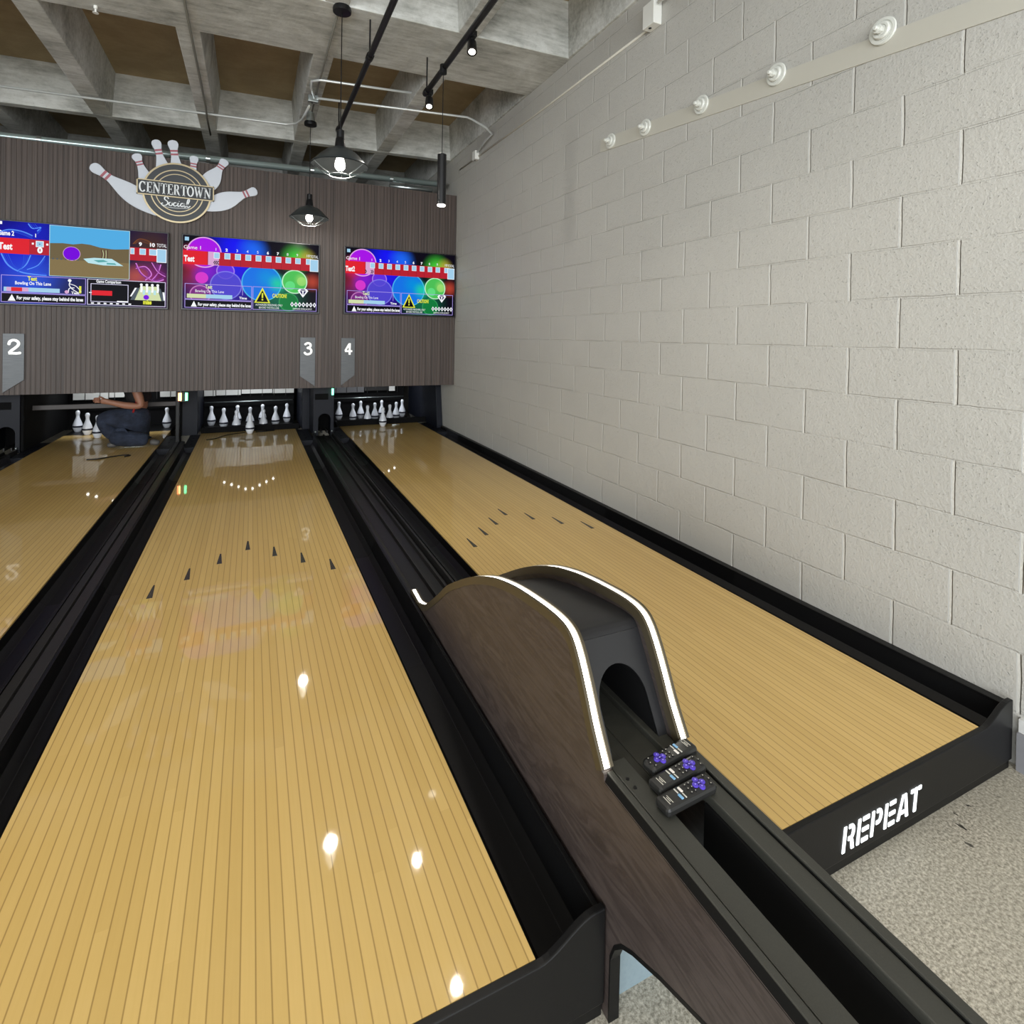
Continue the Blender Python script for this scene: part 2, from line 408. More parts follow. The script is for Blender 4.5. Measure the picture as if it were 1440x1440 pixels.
def mk(name, bm, m, parent=None, smooth=False, bevel=0.0, origin=None, recalc=True):
    """link bm (world coordinates) as ONE mesh object; child meshes become local to their parent"""
    if recalc: bmesh.ops.recalc_face_normals(bm, faces=bm.faces[:])
    base = Vector((0, 0, 0)); w = parent
    while w is not None: base = base + w.location; w = w.parent
    if parent is None and origin is None and len(bm.verts):
        xs = [v.co.x for v in bm.verts]; ys = [v.co.y for v in bm.verts]; zs = [v.co.z for v in bm.verts]
        origin = ((min(xs)+max(xs))/2, (min(ys)+max(ys))/2, min(zs))
    if origin is not None and parent is None: off = Vector(origin)
    else: off = base
    for v in bm.verts: v.co -= off
    me = bpy.data.meshes.new(name); bm.to_mesh(me); bm.free()
    if smooth:
        for p in me.polygons: p.use_smooth = True
    o = bpy.data.objects.new(name, me); C.objects.link(o)
    me.materials.append(m)
    if parent is not None: o.parent = parent
    else: o.location = off
    if bevel:
        b = o.modifiers.new('Bevel', 'BEVEL'); b.width = bevel; b.segments = 2; b.limit_method = 'ANGLE'; b.angle_limit = math.radians(40)
    if smooth == 'auto' and not bevel:
        es = o.modifiers.new('Edges', 'EDGE_SPLIT'); es.split_angle = math.radians(35)
    return o
def thing(name, loc, label, cat, group=None):
    o = bpy.data.objects.new(name, None); C.objects.link(o); o.location = loc; o.empty_display_size = 0.05
    return tag(o, label, cat, group)
def tag(o, label=None, cat=None, group=None, kind=None):
    if label: o['label'] = label
    if cat: o['category'] = cat
    if group: o['group'] = group
    if kind: o['kind'] = kind
    return o
def struct(name, bm, m, smooth=False, origin=(0, 0, 0), bevel=0.0):
    return tag(mk(name, bm, m, None, smooth, bevel, origin), kind='structure')
KIDS = {}
def kids(o): return [c for c in bpy.data.objects if c.parent == o]
def copy_tree(o, parent=None):
    c = o.copy(); C.objects.link(c)
    if parent is not None: c.parent = parent
    for ch in kids(o): copy_tree(ch, c)
    return c
B = bmesh.new
def text_polys(bm, s, size, x, z, y, align='LEFT', width=None, bold=0.0, shear=0.0):
    """lettering as flat mesh facing -Y, its baseline at (x, z)"""
    cu = bpy.data.curves.new('lettering', 'FONT'); cu.body = s; cu.size = size; cu.align_x = align; cu.offset = bold; cu.shear = shear
    cu.resolution_u = 3
    ob = bpy.data.objects.new('lettering', cu); C.objects.link(ob)
    dg = bpy.context.evaluated_depsgraph_get()
    me = bpy.data.meshes.new_from_object(ob.evaluated_get(dg))
    xs = [v.co.x for v in me.vertices]
    k = 1.0
    if width and xs: k = width/max(1e-6, max(xs)-min(xs))
    vs = [bm.verts.new((x+v.co.x*k, y, z+v.co.y)) for v in me.vertices]
    for p in me.polygons:
        try: bm.faces.new([vs[i] for i in p.vertices])
        except ValueError: pass
    bpy.data.objects.remove(ob); bpy.data.curves.remove(cu); bpy.data.meshes.remove(me)
def polys_y(bm, polys, y, th=0.0):
    """flat polygons (x,z) facing -Y, given thickness th behind"""
    for p in polys:
        if th: prism(bm, p, 'y', y, y+th)
        else:
            f = bm.faces.new([bm.verts.new((q[0], y, q[1])) for q in p])

# ------------------------------------------------------------------ the room
WX = 2.335                       # block wall on the right
bm = B(); box(bm, -6.2, WX+0.2, -5.2, 9.6, FLOOR-0.2, FLOOR); o = struct('floor', bm, M['floor'], origin=(0, 0, FLOOR))
bm = B(); box(bm, WX, WX+0.2, -5.0, 9.6, FLOOR, 4.1); struct('wall_right', bm, M['wall'])
bm = B(); box(bm, -6.2, -6.0, -1.2, 9.6, FLOOR, 4.1); box(bm, -6.2, -6.0, -5.0, -1.2, FLOOR, 0.5); box(bm, -6.2, -6.0, -5.0, -1.2, 3.1, 4.1)
struct('wall_left', bm, M['painted'])
bm = B(); box(bm, -6.2, WX+0.2, 9.6, 9.8, FLOOR, 4.1); struct('wall_far', bm, M['void'])
bm = B()
box(bm, -6.2, WX+0.2, -5.2, -5.0, FLOOR, 0.35); box(bm, -6.2, WX+0.2, -5.2, -5.0, 3.1, 4.1)
for x0, x1 in ((-6.2, -5.6), (-1.9, -1.6), (2.1, WX+0.2)): box(bm, x0, x1, -5.2, -5.0, 0.35, 3.1)
struct('wall_back', bm, M['painted'])
for n, (x0, x1) in enumerate(((-5.6, -1.9), (-1.6, 2.1)), 1):
    bm = B()
    for a, b, c, d in ((x0, x1, 0.35, 0.40), (x0, x1, 3.05, 3.1), (x0, x0+0.05, 0.35, 3.1), (x1-0.05, x1, 0.35, 3.1), ((x0+x1)/2-0.025, (x0+x1)/2+0.025, 0.35, 3.1)):
        box(bm, a, b, -5.14, -5.06, c, d)
    struct('window_%d' % n, bm, M['lampblack'])
bm = B(); box(bm, WX-0.03, WX, -5.0, 0.925, FLOOR, -0.055); struct('baseboard_right', bm, M['baseb'])
bm = B(); box(bm, WX-0.018, WX, -5.0, 0.925, -0.055, -0.012); struct('trim_1', bm, M['kerbwhite'])

# concrete joist ceiling, rising gently to the right
Z0, SL = 3.46, 0.026
def lift(bm):
    for v in bm.verts: v.co.z += SL*(v.co.x-0.5)
def cz(x): return Z0 + SL*(x-0.5)
DP = 0.43
RIBS = [1.444+0.946*k for k in range(-8, 2)]
bm = B()
for xc in RIBS:
    prism(bm, [(xc-0.078, Z0), (xc+0.078, Z0), (xc+0.115, Z0+DP+0.03), (xc-0.115, Z0+DP+0.03)], 'y', -5.0, 9.6)
for y0, y1 in ((-4.9, -3.4), (-1.2, -0.45), (1.66, 1.76), (3.92, 4.70), (6.89, 6.99), (9.2, 9.6)):
    prism(bm, [(y0, Z0-0.002), (y1, Z0-0.002), (y1+0.045, Z0+DP+0.03), (y0-0.045, Z0+DP+0.03)], 'x', -6.0, WX)
lift(bm); struct('ceiling', bm, M['concrete'], bevel=0.006)
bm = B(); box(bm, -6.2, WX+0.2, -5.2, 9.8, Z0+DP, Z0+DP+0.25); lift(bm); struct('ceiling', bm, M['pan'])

# ------------------------------------------------------------------ lanes
YF, YP = 0.951, 0.934           # front end of the boards / outer face of the kerb
def gutter_profile(xin, xout, lip):
    """U-shaped channel between the boards (xin) and its outer wall (xout); closed polygon in (x, z)"""
    s = 1 if xout > xin else -1; w = abs(xout-xin); t = 0.012
    inner = [(xin+s*0.004, -0.006), (xin+s*0.010, -0.045), (xin+s*0.035, -0.068), (xin+s*(w-0.045), -0.068), (xin+s*(w-0.020), -0.045), (xin+s*(w-t), lip-0.01), (xin+s*(w-t), lip)]
    outer = [(xout, lip), (xout, -0.085), (xin+s*0.001, -0.085), (xin+s*0.001, -0.006)]
    return inner + outer
def stencil(word, w, h, gap):
    """stencil capitals as polygons in a box h high"""
    out, x = [], 0.0
    def arc(cx, cy, r, a0, a1, n=8): return [(cx+r*math.cos(a0+(a1-a0)*i/n), cy+r*math.sin(a0+(a1-a0)*i/n)) for i in range(n+1)]
    for ch in word:
        L = []
        stem = [(0, 0), (0.15, 0), (0.15, 1), (0, 1)]
        bowl = [(0.29, 0.92), (0.44, 0.92)] + [(0.44+0.13*math.sin(a), 0.69+0.23*math.cos(a)) for a in [PI*i/8 for i in range(9)]] + [(0.29, 0.46)]
        if ch == 'R': L = [stem] + band_poly(bowl, 0.15) + [[(0.42, 0.38), (0.58, 0.38), (0.68, 0.0), (0.51, 0.0)]]
        if ch == 'P': L = [stem] + band_poly(bowl, 0.15)
        if ch == 'E': L = [stem] + [[(0.28, a), (0.66, a), (0.66, b), (0.28, b)] for a, b in ((0, 0.16), (0.42, 0.57), (0.84, 1.0))]
        if ch == 'A': L = [[(0.0, 0), (0.16, 0), (0.36, 1.0), (0.24, 1.0)], [(0.57, 0), (0.74, 0), (0.52, 1.0), (0.41, 1.0), (0.41, 0.85)], [(0.24, 0.2), (0.49, 0.2), (0.46, 0.34), (0.27, 0.34)]]
        if ch == 'T': L = [[(0.26, 0), (0.43, 0), (0.43, 1), (0.26, 1)], [(0.0, 0.84), (0.19, 0.84), (0.19, 1), (0.0, 1)], [(0.50, 0.84), (0.69, 0.84), (0.69, 1), (0.50, 1)]]
        out += [[(x+p[0]*w, p[1]*h) for p in q] for q in L]
        x += w*0.70 + gap
    return out
def arrow_xy(cx):
    return [(cx+d*0.1352, 3.441-abs(d)*0.1515) for d in (-3, -2, -1, 0, 1, 2, 3)]
def lane(x0, x1, gl, gr, label, kerb=None, lips=(0.02, 0.02), word=None, yend=7.60):
    t = thing('bowling_lane', ((x0+x1)/2, YF, -0.10), label, 'bowling lane', 'bowling lanes')
    bm = B(); box(bm, x0, x1, YF, yend, -0.05, 0.0); mk('lane_boards', bm, M['lane'], t)
    bm = B(); box(bm, x0, x1, yend, 8.48, -0.05, 0.0); mk('pin_deck', bm, M['black'], t)
    for ax, ay in arrow_xy((x0+x1)/2):
        bm = B(); prism(bm, [(ax-0.0125, ay), (ax+0.0125, ay), (ax+0.0035, ay+0.146), (ax-0.0035, ay+0.146)], 'z', -0.0005, 0.0008)
        mk('arrow', bm, M['arrow'], t)
    for xi, xo, lip in ((x0, gl, lips[0]), (x1, gr, lips[1])):
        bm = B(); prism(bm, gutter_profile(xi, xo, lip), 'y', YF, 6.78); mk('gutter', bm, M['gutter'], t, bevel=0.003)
        a_, b_ = min(xi, xo), max(xi, xo)
        bm = B(); box(bm, a_+0.001, b_-0.001, 6.782, 7.60, -0.085, -0.012); ep = mk('end_plate', bm, M['navy'], t, bevel=0.003)
        for yy in (6.95, 7.15, 7.35):
            bm = B(); lathe(bm, [(0.012, 0), (0.012, 0.001)], (a_+b_)/2, yy, -0.012, 12); mk('hole_disc', bm, M['void'], ep)  # black discs drawn for the dark of small holes
    if kerb:
        kl, kr = kerb
        def swell(xi, xo, n=10):
            pts = []
            for i in range(n+1):
                u = i/n; s = u*u*(3-2*u); pts.append((xi+(xo-xi)*u, 0.0+0.05*s))
            return pts
        top = [(kl, 0.05), (kl+0.02, 0.05)] + list(reversed(swell(x0, kl+0.025))) + swell(x1, kr-0.025) + [(kr-0.02, 0.05), (kr, 0.05)]
        bm = B(); prism(bm, [(kl, -0.148)] + top + [(kr, -0.148)], 'y', YP, YF)
        kb = mk('kerb_board', bm, M['kerb'], t, bevel=0.003)
        bm = B(); box(bm, kl+0.004, kr-0.002, YP+0.008, YF, FLOOR, -0.148); mk('kick_strip', bm, M['black'], kb)
        if word:
            bm = B()
            P = stencil(word, 0.072, 0.067, 0.0092)
            polys_y(bm, [[(1.430+p[0]+0.13*p[1], -0.128+p[1]) for p in q] for q in P], YP-0.002, 0.002)
            mk('lettering', bm, M['sign_glow'], kb)['label'] = 'white lit stencil letters'
    return t
lane(-0.533, 0.521, -0.650, 0.672, 'light maple lane left of the curved ball return, under the middle screen', (-0.69, 0.676), (0.015, 0.04))
lane(1.073, 2.127, 0.922, 2.302, 'light maple lane beside the block wall, kerb lettered REPEAT', (0.918, 2.302), (0.02, 0.026), 'REPEAT')
lane(-1.944, -0.890, -2.080, -0.742, 'light maple lane at the left edge where a person kneels', (-2.09, -0.70), (0.02, 0.015), None, 7.95)

bm = B()
prism(bm, [(-0.740, -0.10), (-0.652, -0.10), (-0.652, 0.012), (-0.690, 0.020), (-0.693, 0.006), (-0.699, 0.006), (-0.702, 0.020), (-0.740, 0.012)], 'y', 0.96, 7.05)
tag(mk('lane_divider', bm, M['track'], bevel=0.002), 'narrow grooved black divider between the two lanes left of the ball return', 'divider')
bm = B(); box(bm, 2.304, WX-0.001, 0.96, 7.08, -0.10, 0.022)
tag(mk('wall_filler', bm, M['black']), 'thin black filler strip between the right gutter and the block wall', 'filler strip')

def ball_track(dx, y0, label):
    prof = [(0.676, FLOOR+0.001), (0.918, FLOOR+0.001), (0.918, 0.018), (0.906, 0.018), (0.902, -0.022), (0.890, -0.022), (0.886, -0.002), (0.874, -0.002), (0.870, -0.022),
            (0.822, -0.022), (0.818, -0.002), (0.804, -0.002), (0.800, -0.022), (0.712, -0.022), (0.708, 0.014), (0.690, 0.026), (0.676, 0.026)]
    bm = B(); prism(bm, [(x+dx, z) for x, z in prof], 'y', y0, 7.085)
    return tag(mk('ball_track', bm, M['track'], bevel=0.0015), label, 'ball track', 'ball return tracks')
ball_track(0, 2.46, 'ribbed black ball track from the curved hood to the cover under signs 3 and 4')
ball_track(-3.02, 0.96, 'ribbed black ball track at the far left edge, beside the lane with the kneeling person')

# ------------------------------------------------------------------ ball return with lit curved side panels
PROF = [(2.490, 0.050), (2.440, 0.046), (2.370, 0.046), (2.270, 0.078), (2.190, 0.128), (2.100, 0.190), (1.982, 0.278), (1.895, 0.328), (1.780, 0.389), (1.680, 0.435), (1.560, 0.480),
        (1.455, 0.508), (1.360, 0.526), (1.235, 0.541), (1.160, 0.545), (1.115, 0.539), (1.088, 0.522), (1.062, 0.488), (1.030, 0.432), (1.003, 0.380), (0.962, 0.316)]
prof = [tuple(p) for p in smooth_path(PROF, 4)]
ret = thing('ball_return', (0.797, 1.2, FLOOR), 'curved dark wood ball return with two glowing white edge strips', 'ball return')
RAILZ = 0.310
for xa, xb, s in ((0.680, 0.704, -1), (0.890, 0.914, 1)):
    low = [(0.12, RAILZ-0.012), (0.12, 0.20), (0.40, 0.165), (0.655, 0.115), (0.773, 0.072), (0.853, 0.036), (0.885, 0.016), (0.908, -0.010), (0.922, -0.045), (0.924, FLOOR),
           (1.60, FLOOR), (1.70, -0.09), (2.44, -0.09), (2.49, -0.03)]
    outline = [(y, z-0.004) for y, z in prof] + [(0.955, RAILZ), (0.953, RAILZ-0.012)] + low
    bm = B(); prism(bm, outline, 'x', xa, xb)
    pn = mk('side_panel', bm, M['laminate'], ret)
    # bronze edging that follows the curve on both faces of the panel
    inner = offset_path(prof, -0.022) if False else [(p[0]-q[0], p[1]-q[1]) for p, q in zip(prof, [(0, 0)]*len(prof))]
    nrm = []
    for i, p in enumerate(prof):
        a, b = prof[max(i-1, 0)], prof[min(i+1, len(prof)-1)]
        tx, tz = b[0]-a[0], b[1]-a[1]; l = math.hypot(tx, tz); tx, tz = tx/l, tz/l
        nrm.append((-tz, tx) if (-tz*0+tx*1) < 0 or True else (tz, -tx))
    # path runs from the far tail towards the camera: outward normal is (tz, -tx)
    nrm = [(-n[0], -n[1]) for n in nrm]
    def off(d): return [(p[0]+n[0]*d, p[1]+n[1]*d) for p, n in zip(prof, nrm)]
    O, I = off(0.004), off(-0.020)
    bm = B()
    for ya, yb in ((xa-0.0035, xa+0.004), (xb-0.004, xb+0.0035)):
        for i in range(len(prof)-1): prism(bm, [O[i], O[i+1], I[i+1], I[i]], 'x', ya, yb)
    mk('edging', bm, M['trim'], pn)
    O2, I2 = off(0.0015), off(-0.006)
    bm = B()
    for i in range(len(prof)-1): prism(bm, [O2[i], O2[i+1], I2[i+1], I2[i]], 'x', xa+0.0055, xb-0.0055)
    mk('light_strip', bm, M['led'], pn)['label'] = 'glowing white light strip'
    # moulded rail on the open front part
    bm = B(); prism(bm, [(xa-0.0005, RAILZ-0.014), (xa+0.0085, RAILZ+0.001), (xb-0.003, RAILZ+0.001), (xb, RAILZ-0.006), (xb, RAILZ-0.014)] if s < 0 else [(xa, RAILZ-0.014), (xa, RAILZ-0.004), (xa+0.002, RAILZ+0.001), (xb-0.004, RAILZ+0.001), (xb+0.0005, RAILZ-0.014)], 'y', 0.12, 0.953)
    mk('rail_edge', bm, M['black'], pn)
    bm = B()
    for (y1_, z1_), (y2_, z2_) in zip(low[1:10], low[2:10]):
        prism(bm, [(y1_, z1_), (y2_, z2_), (y2_+0.002, z2_+0.006), (y1_+0.002, z1_+0.006)], 'x', xa-0.0006, xb+0.0006)
        prism(bm, [(y1_, z1_), (y2_, z2_), (y2_-0.0015, z2_-0.0015), (y1_-0.0015, z1_-0.0015)], 'x', xa-0.0006, xb+0.0006)
    mk('lower_edge', bm, M['black'], pn)
    bm = B(); box(bm, xa+0.0085 if s < 0 else xa, xb-(0.001 if s < 0 else 0.004), 0.12, 0.957, RAILZ-0.002, RAILZ+0.003)
    mk('rail_cap', bm, M['rubber'], pn, bevel=0.002)
# hood sheet between the panels, with an arched mouth
XA, XB, XM = 0.7045, 0.8895, 0.798
hp = [(1.118, 0.500), (1.128, 0.510), (1.145, 0.515), (1.200, 0.513), (1.330, 0.494), (1.450, 0.470), (1.600, 0.428), (1.750, 0.362), (1.900, 0.285), (2.050, 0.190), (2.200, 0.090), (2.330, 0.020), (2.440, -0.02)]
hp = [tuple(p) for p in smooth_path(hp, 10)]
hbm = B(); ribbon(hbm, hp, 'x', XA, XB)
bm = B()
FB, FT = Vector((0.998, 0.2985)), Vector((1.118, 0.500))
def on_front(x, t): p = FB+(FT-FB)*t; return (x, p.x, p.y)
AW, ASP, ATOP = 0.066, 0.40, 0.735
arch = [(XM-AW, 0.0), (XM-AW, ASP*0.5)] + [(XM-AW*math.cos(a), ASP+(ATOP-ASP)*math.sin(a)) for a in [PI*i/20 for i in range(21)]] + [(XM+AW, ASP*0.5), (XM+AW, 0.0)]
n = len(arch); rim = []
for i, (x, t) in enumerate(arch):
    if i <= 1: rim.append((XA, t))
    elif i >= n-2: rim.append((XB, t))
    else:
        u = (i-2)/(n-5)
        if u < 0.25: rim.append((XA, ASP+(1-ASP)*u/0.25))
        elif u > 0.75: rim.append((XB, ASP+(1-ASP)*(1-u)/0.25))
        else: rim.append((XA+(XB-XA)*(u-0.25)/0.5, 1.0))
va = [bm.verts.new(on_front(*p)) for p in arch]; vr = [bm.verts.new(on_front(*p)) for p in rim]
for i in range(n-1): bm.faces.new((va[i], va[i+1], vr[i+1], vr[i]))
mp = mk('mouth_plate', bm, M['hood'], ret)
hood = mk('hood', hbm, M['hood'], ret)
for o_ in (hood, mp):
  sol = o_.modifiers.new('Solidify', 'SOLIDIFY'); sol.thickness = 0.004; sol.offset = 0
# dark throat behind the mouth
bm = B()
th = [(p[0], on_front(*p)[1]+0.004, on_front(*p)[2]) for p in arch]
A = [bm.verts.new(p) for p in th]; Bv = [bm.verts.new((p[0], p[1]+0.28, p[2]-0.01)) for p in th]
for i in range(n-1): bm.faces.new((A[i], A[i+1], Bv[i+1], Bv[i]))
bm.faces.new(Bv)
mk('throat', bm, M['void'], ret)
# shelf flanges beside the open ball trough
ZS = 0.296
bm = B(); box(bm, 0.7085, 0.755, 0.12, 0.985, ZS-0.012, ZS+0.011); box(bm, 0.7085, 0.7535, 0.985, 1.33, ZS-0.012, ZS); mk('ball_rail', bm, M['rubber'], ret, bevel=0.003)
bm = B(); box(bm, 0.848, 0.8885, 0.12, 1.33, ZS-0.012, ZS+0.011); mk('ball_rail', bm, M['rubber'], ret, bevel=0.003)
bm = B(); box(bm, 0.755, 0.848, 0.860, 1.33, ZS-0.020, ZS-0.004); box(bm, 0.782, 0.790, 0.90, 1.33, ZS-0.004, ZS-0.002)
mk('trough_plate', bm, M['rubber'], ret)
bm = B(); box(bm, 0.842, 0.848, 0.12, 0.835, 0.165, ZS-0.008); box(bm, 0.755, 0.761, 0.50, 0.835, 0.175, ZS-0.008); box(bm, 0.7045, 0.7085, 0.12, 1.30, ZS-0.02, ZS-0.004); mk('trough_shade', bm, M['void'], ret)  # black sheets: shade inside the trough and rail gap put into colour
bm = B(); box(bm, 0.705, 0.889, 0.955, 0.970, FLOOR, 0.10); mk('cross_panel', bm, M['bluegrey'], ret)
bm = B()
for yy in (0.93, 0.905):
    lathe(bm, [(0.004, 0), (0.004, 0.0012)], 0.722, yy, ZS+0.011, 12)
mk('screw', bm, M['key'], ret)

# remote controls lying across the rails
def remote(label):
    t = thing('remote_control', (0, 0, 0), label, 'remote control', 'remote controls on the ball return')
    L, W, H = 0.135, 0.0385, 0.020
    bm = B(); box(bm, -L/2, L/2, -W/2, W/2, 0.0, H); mk('body', bm, M['remote'], t, bevel=0.007)
    bm = B()
    for dx, dy in ((0.0092, 0), (-0.0092, 0), (0, 0.0092), (0, -0.0092)): lathe(bm, [(0.0064, 0), (0.0064, 0.0024), (0.0045, 0.0032)], 0.033+dx, dy, H-0.0005, 16)
    box(bm, 0.0232, 0.0428, -0.0055, 0.0055, H-0.0005, H+0.0021); box(bm, 0.0275, 0.0385, -0.0100, 0.0100, H-0.0005, H+0.0021)
    d = mk('direction_pad', bm, M['purple'], t)
    bm = B(); box(bm, 0.0312, 0.0350, -0.0014, 0.0014, H+0.002, H+0.0028)
    for dx, dy in ((0.009, 0), (-0.009, 0), (0, 0.009), (0, -0.009)): lathe(bm, [(0.0016, 0), (0.0016, 0.0006)], 0.033+dx, dy, H+0.0026, 8)
    mk('pad_mark', bm, M['purple2'], d)
    for bx, by in ((0.056, -0.011), (0.056, 0.011), (0.061, 0.0), (0.014, -0.010), (0.014, 0.0), (0.014, 0.010), (0.004, -0.010), (0.004, 0.0), (0.004, 0.010)):
        bm = B(); lathe(bm, [(0.0034, 0), (0.0034, 0.0016), (0.0024, 0.0022)], bx, by, H-0.0005, 12); bo = mk('button', bm, M['key'], t)
        bm = B(); lathe(bm, [(0.0011, 0), (0.0011, 0.0006)], bx, by, H+0.0014, 8); mk('button_mark', bm, M['keymark'], bo)
    for bx, by, m, w in ((-0.012, 0.006, 'keywhite', 0.0052), (-0.022, 0.007, 'keymark', 0.0026), (-0.014, -0.008, 'keymark', 0.0024), (-0.023, -0.007, 'keyblue', 0.0056)):
        bm = B(); box(bm, bx-w/2, bx+w/2, by-0.0062, by+0.0062, H-0.0005, H+0.0016); mk('shortcut_key', bm, M[m], t, bevel=0.0008)
    bm = B()
    for bx, l in ((-0.046, 0.010), (-0.0495, 0.006), (-0.054, 0.011)): box(bm, bx-0.0007, bx+0.0007, -l, l*0.8, H-0.0005, H+0.0004)
    mk('label_print', bm, M['keymark'], t)
    return t
r1 = remote('black remote nearest the arched mouth, its purple pad turned to the left end')
r2 = copy_tree(r1); r2['label'] = 'black remote in the middle of the three on the ball return'
r3 = copy_tree(r1); r3['label'] = 'black remote hanging over the open trough, farthest from the arched mouth'
for r, c, a in ((r1, (0.836, 0.930), 6.7+180), (r2, (0.815, 0.883), 5.4), (r3, (0.797, 0.838), 3.0)):
    r.location = (c[0], c[1], ZS+0.0125); r.rotation_euler = (0, 0, math.radians(a))

# ------------------------------------------------------------------ masking wall, pit and pinsetters
MY = 6.664
bm = B(); box(bm, -5.98, WX-0.003, MY, MY+0.04, 0.605, 3.0)
struct('wall_front', bm, M['reeded'])
def return_cover(dx, label, green=True):
    t = thing('ball_return_cover', (0.81+dx, 7.1, 0.0), label, 'ball return cover', 'ball return covers')
    x0, x1, z1 = 0.690, 0.930, 0.60
    ax0, ax1, sp, top = 0.747, 0.893, 0.17, 0.245
    xm = (ax0+ax1)/2; r = (ax1-ax0)/2
    outline = [(x0, -0.02), (ax0, -0.02), (ax0, sp)] + [(xm-r*math.cos(a), sp+(top-sp)*math.sin(a)) for a in [PI*i/14 for i in range(15)]] + [(ax1, sp), (ax1, -0.02), (x1, -0.02), (x1, z1), (x0, z1)]
    bm = B(); prism(bm, [(x+dx, z) for x, z in outline], 'y', 7.10, 7.125); mk('front_panel', bm, M['navy'], t, bevel=0.003)
    bm = B(); box(bm, x0+dx, x0+0.015+dx, 7.125, 7.6, -0.02, z1); box(bm, x1-0.015+dx, x1+dx, 7.125, 7.6, -0.02, z1); mk('side_board', bm, M['navy'], t)
    bm = B(); box(bm, x0+0.02+dx, x1-0.02+dx, 7.45, 7.47, -0.02, z1); mk('back_board', bm, M['void'], t)
    bm = B()
    for k in (0.79, 0.85): box(bm, k+dx, k+0.012+dx, 7.13, 7.44, 0.0, 0.03)
    mk('runner', bm, M['track'], t)
    bm = B(); box(bm, 0.705+dx, 0.862+dx, 7.096, 7.10, 0.418, 0.492); mk('recess_patch', bm, M['void'], t)  # flat black plate drawn for the dark of a recess
    bm = B()
    for k in (0.715, 0.905): lathe(bm, [(0.010, 0), (0.010, 0.012), (0.004, 0.016)], k+dx, 7.085, -0.02+0.045, 10)
    mk('bumper', bm, M['steel'], t)
    if green:
        bm = B(); box(bm, 0.900+dx, 0.921+dx, 7.075, 7.10, 0.475, 0.552); mk('indicator_light', bm, M['led_green'], t)['label'] = 'glowing green indicator light'
    return t
return_cover(0, 'dark arched ball return cover with a green light, under signs 3 and 4')
return_cover(-3.02, 'dark arched ball return cover at the left edge, below sign 2', False)
# partition between the two left lanes
t = thing('lane_partition', (-0.645, 7.1, 0.0), 'dark partition with red and green lights between the two left pin decks', 'partition')
bm = B(); box(bm, -0.735, -0.580, 7.62, 8.6, -0.02, 0.60); mk('board', bm, M['navy'], t)
bm = B(); box(bm, -0.742, -0.706, 7.02, 7.10, -0.05, 0.60); mk('post', bm, M['black'], t, bevel=0.004)
bm = B(); box(bm, -0.750, -0.736, 7.62, 8.6, -0.02, 0.60); mk('liner', bm, M['void'], t)
for x0, x1, m, lb in ((-0.716, -0.701, 'led_red', 'glowing red indicator light'), (-0.700, -0.688, 'led_amber', 'glowing amber indicator light'), (-0.650, -0.628, 'led_green', 'glowing green indicator light')):
    bm = B(); box(bm, x0, x1, 6.99, 7.012, 0.468, 0.552); mk('indicator_light', bm, M[m], t)['label'] = lb
bm = B(); box(bm, -0.720, -0.624, 7.012, 7.02, 0.455, 0.565); mk('light_bracket', bm, M['black'], t)
bm = B(); box(bm, 0.605, 0.720, 7.62, 8.6, -0.02, 0.60)
tag(mk('kickback', bm, M['navy'], bevel=0.004), 'dark board standing left of the arched cover with the green light', 'kickback')
bm = B(); box(bm, 0.934, 1.00, 7.62, 8.6, -0.02, 0.60)
tag(mk('kickback', bm, M['void'], bevel=0.004), 'dark board standing right of the arched cover with the green light', 'kickback')
bm = B(); prism(bm, [(7.09, 0.03), (7.20, 0.60), (8.6, 0.60), (8.6, -0.008), (7.09, -0.008)], 'x', 2.255, WX-0.004)
tag(mk('kickback', bm, M['navy'], bevel=0.004), 'dark board against the block wall at the end of the right lane', 'kickback')
bm = B(); box(bm, -2.085, -2.060, 7.10, 8.6, -0.01, 0.60)
tag(mk('kickback', bm, M['void'], bevel=0.004), 'dark board left of the lane where the person kneels', 'kickback')

def pinsetter(cx, label, segs, w=0.570):
    t = thing('pinsetter', (cx, 8.7, -0.10), label, 'pinsetter', 'pinsetters behind the masking wall')
    bm = B(); box(bm, cx-w, cx+w, 8.56, 8.62, -0.10, 0.75); box(bm, cx-w, cx+w, 8.0, 9.1, 1.05, 1.6); mk('housing', bm, M['void'], t)
    bm = B(); box(bm, cx-w, cx+w, 7.48, 8.5, 0.90, 0.94); mk('pit_light_block', bm, M['void'], t)  # unseen sheet added to block light and keep the pit dark
    for a, b, m, z0, z1 in segs:
        bm = B(); box(bm, cx+a, cx+b, 8.52, 8.54, z0, z1); mk('guide_panel', bm, M[m], t)
    bm = B()
    for k in range(-3, 4): box(bm, cx+k*0.152-0.003, cx+k*0.152+0.003, 8.512, 8.52, 0.34, 0.74)
    mk('cord_guide', bm, M['lampblack'], t)
    bm = B(); tube(bm, [(cx-w+0.01, 8.50, 0.268), (cx+w-0.02, 8.50, 0.272)], 0.009, 10); mk('cross_bar', bm, M['steel'], t, smooth=True)
    for k in range(8):
        bm = B(); u = abs(k-3.55)
        ball(bm, (cx-0.286+0.0815*k, 7.90, 0.815-0.036*u), 0.015, u=10, v=8); mk('guide_lamp', bm, M['bulb'], t, smooth=True)
    bm = B(); box(bm, cx-0.36, cx+0.36, 7.915, 7.935, 0.66, 0.90); mk('lamp_plate', bm, M['void'], t)
    return t
pinsetter(-0.006, 'pinsetter of the middle lane, pale panels above a steel bar', [(-0.565, -0.43, 'panelwhite', 0.355, 0.74), (-0.42, -0.12, 'panelwhite', 0.36, 0.62), (-0.11, 0.28, 'panelwhite', 0.375, 0.62), (0.29, 0.565, 'panelwhite', 0.37, 0.60)])
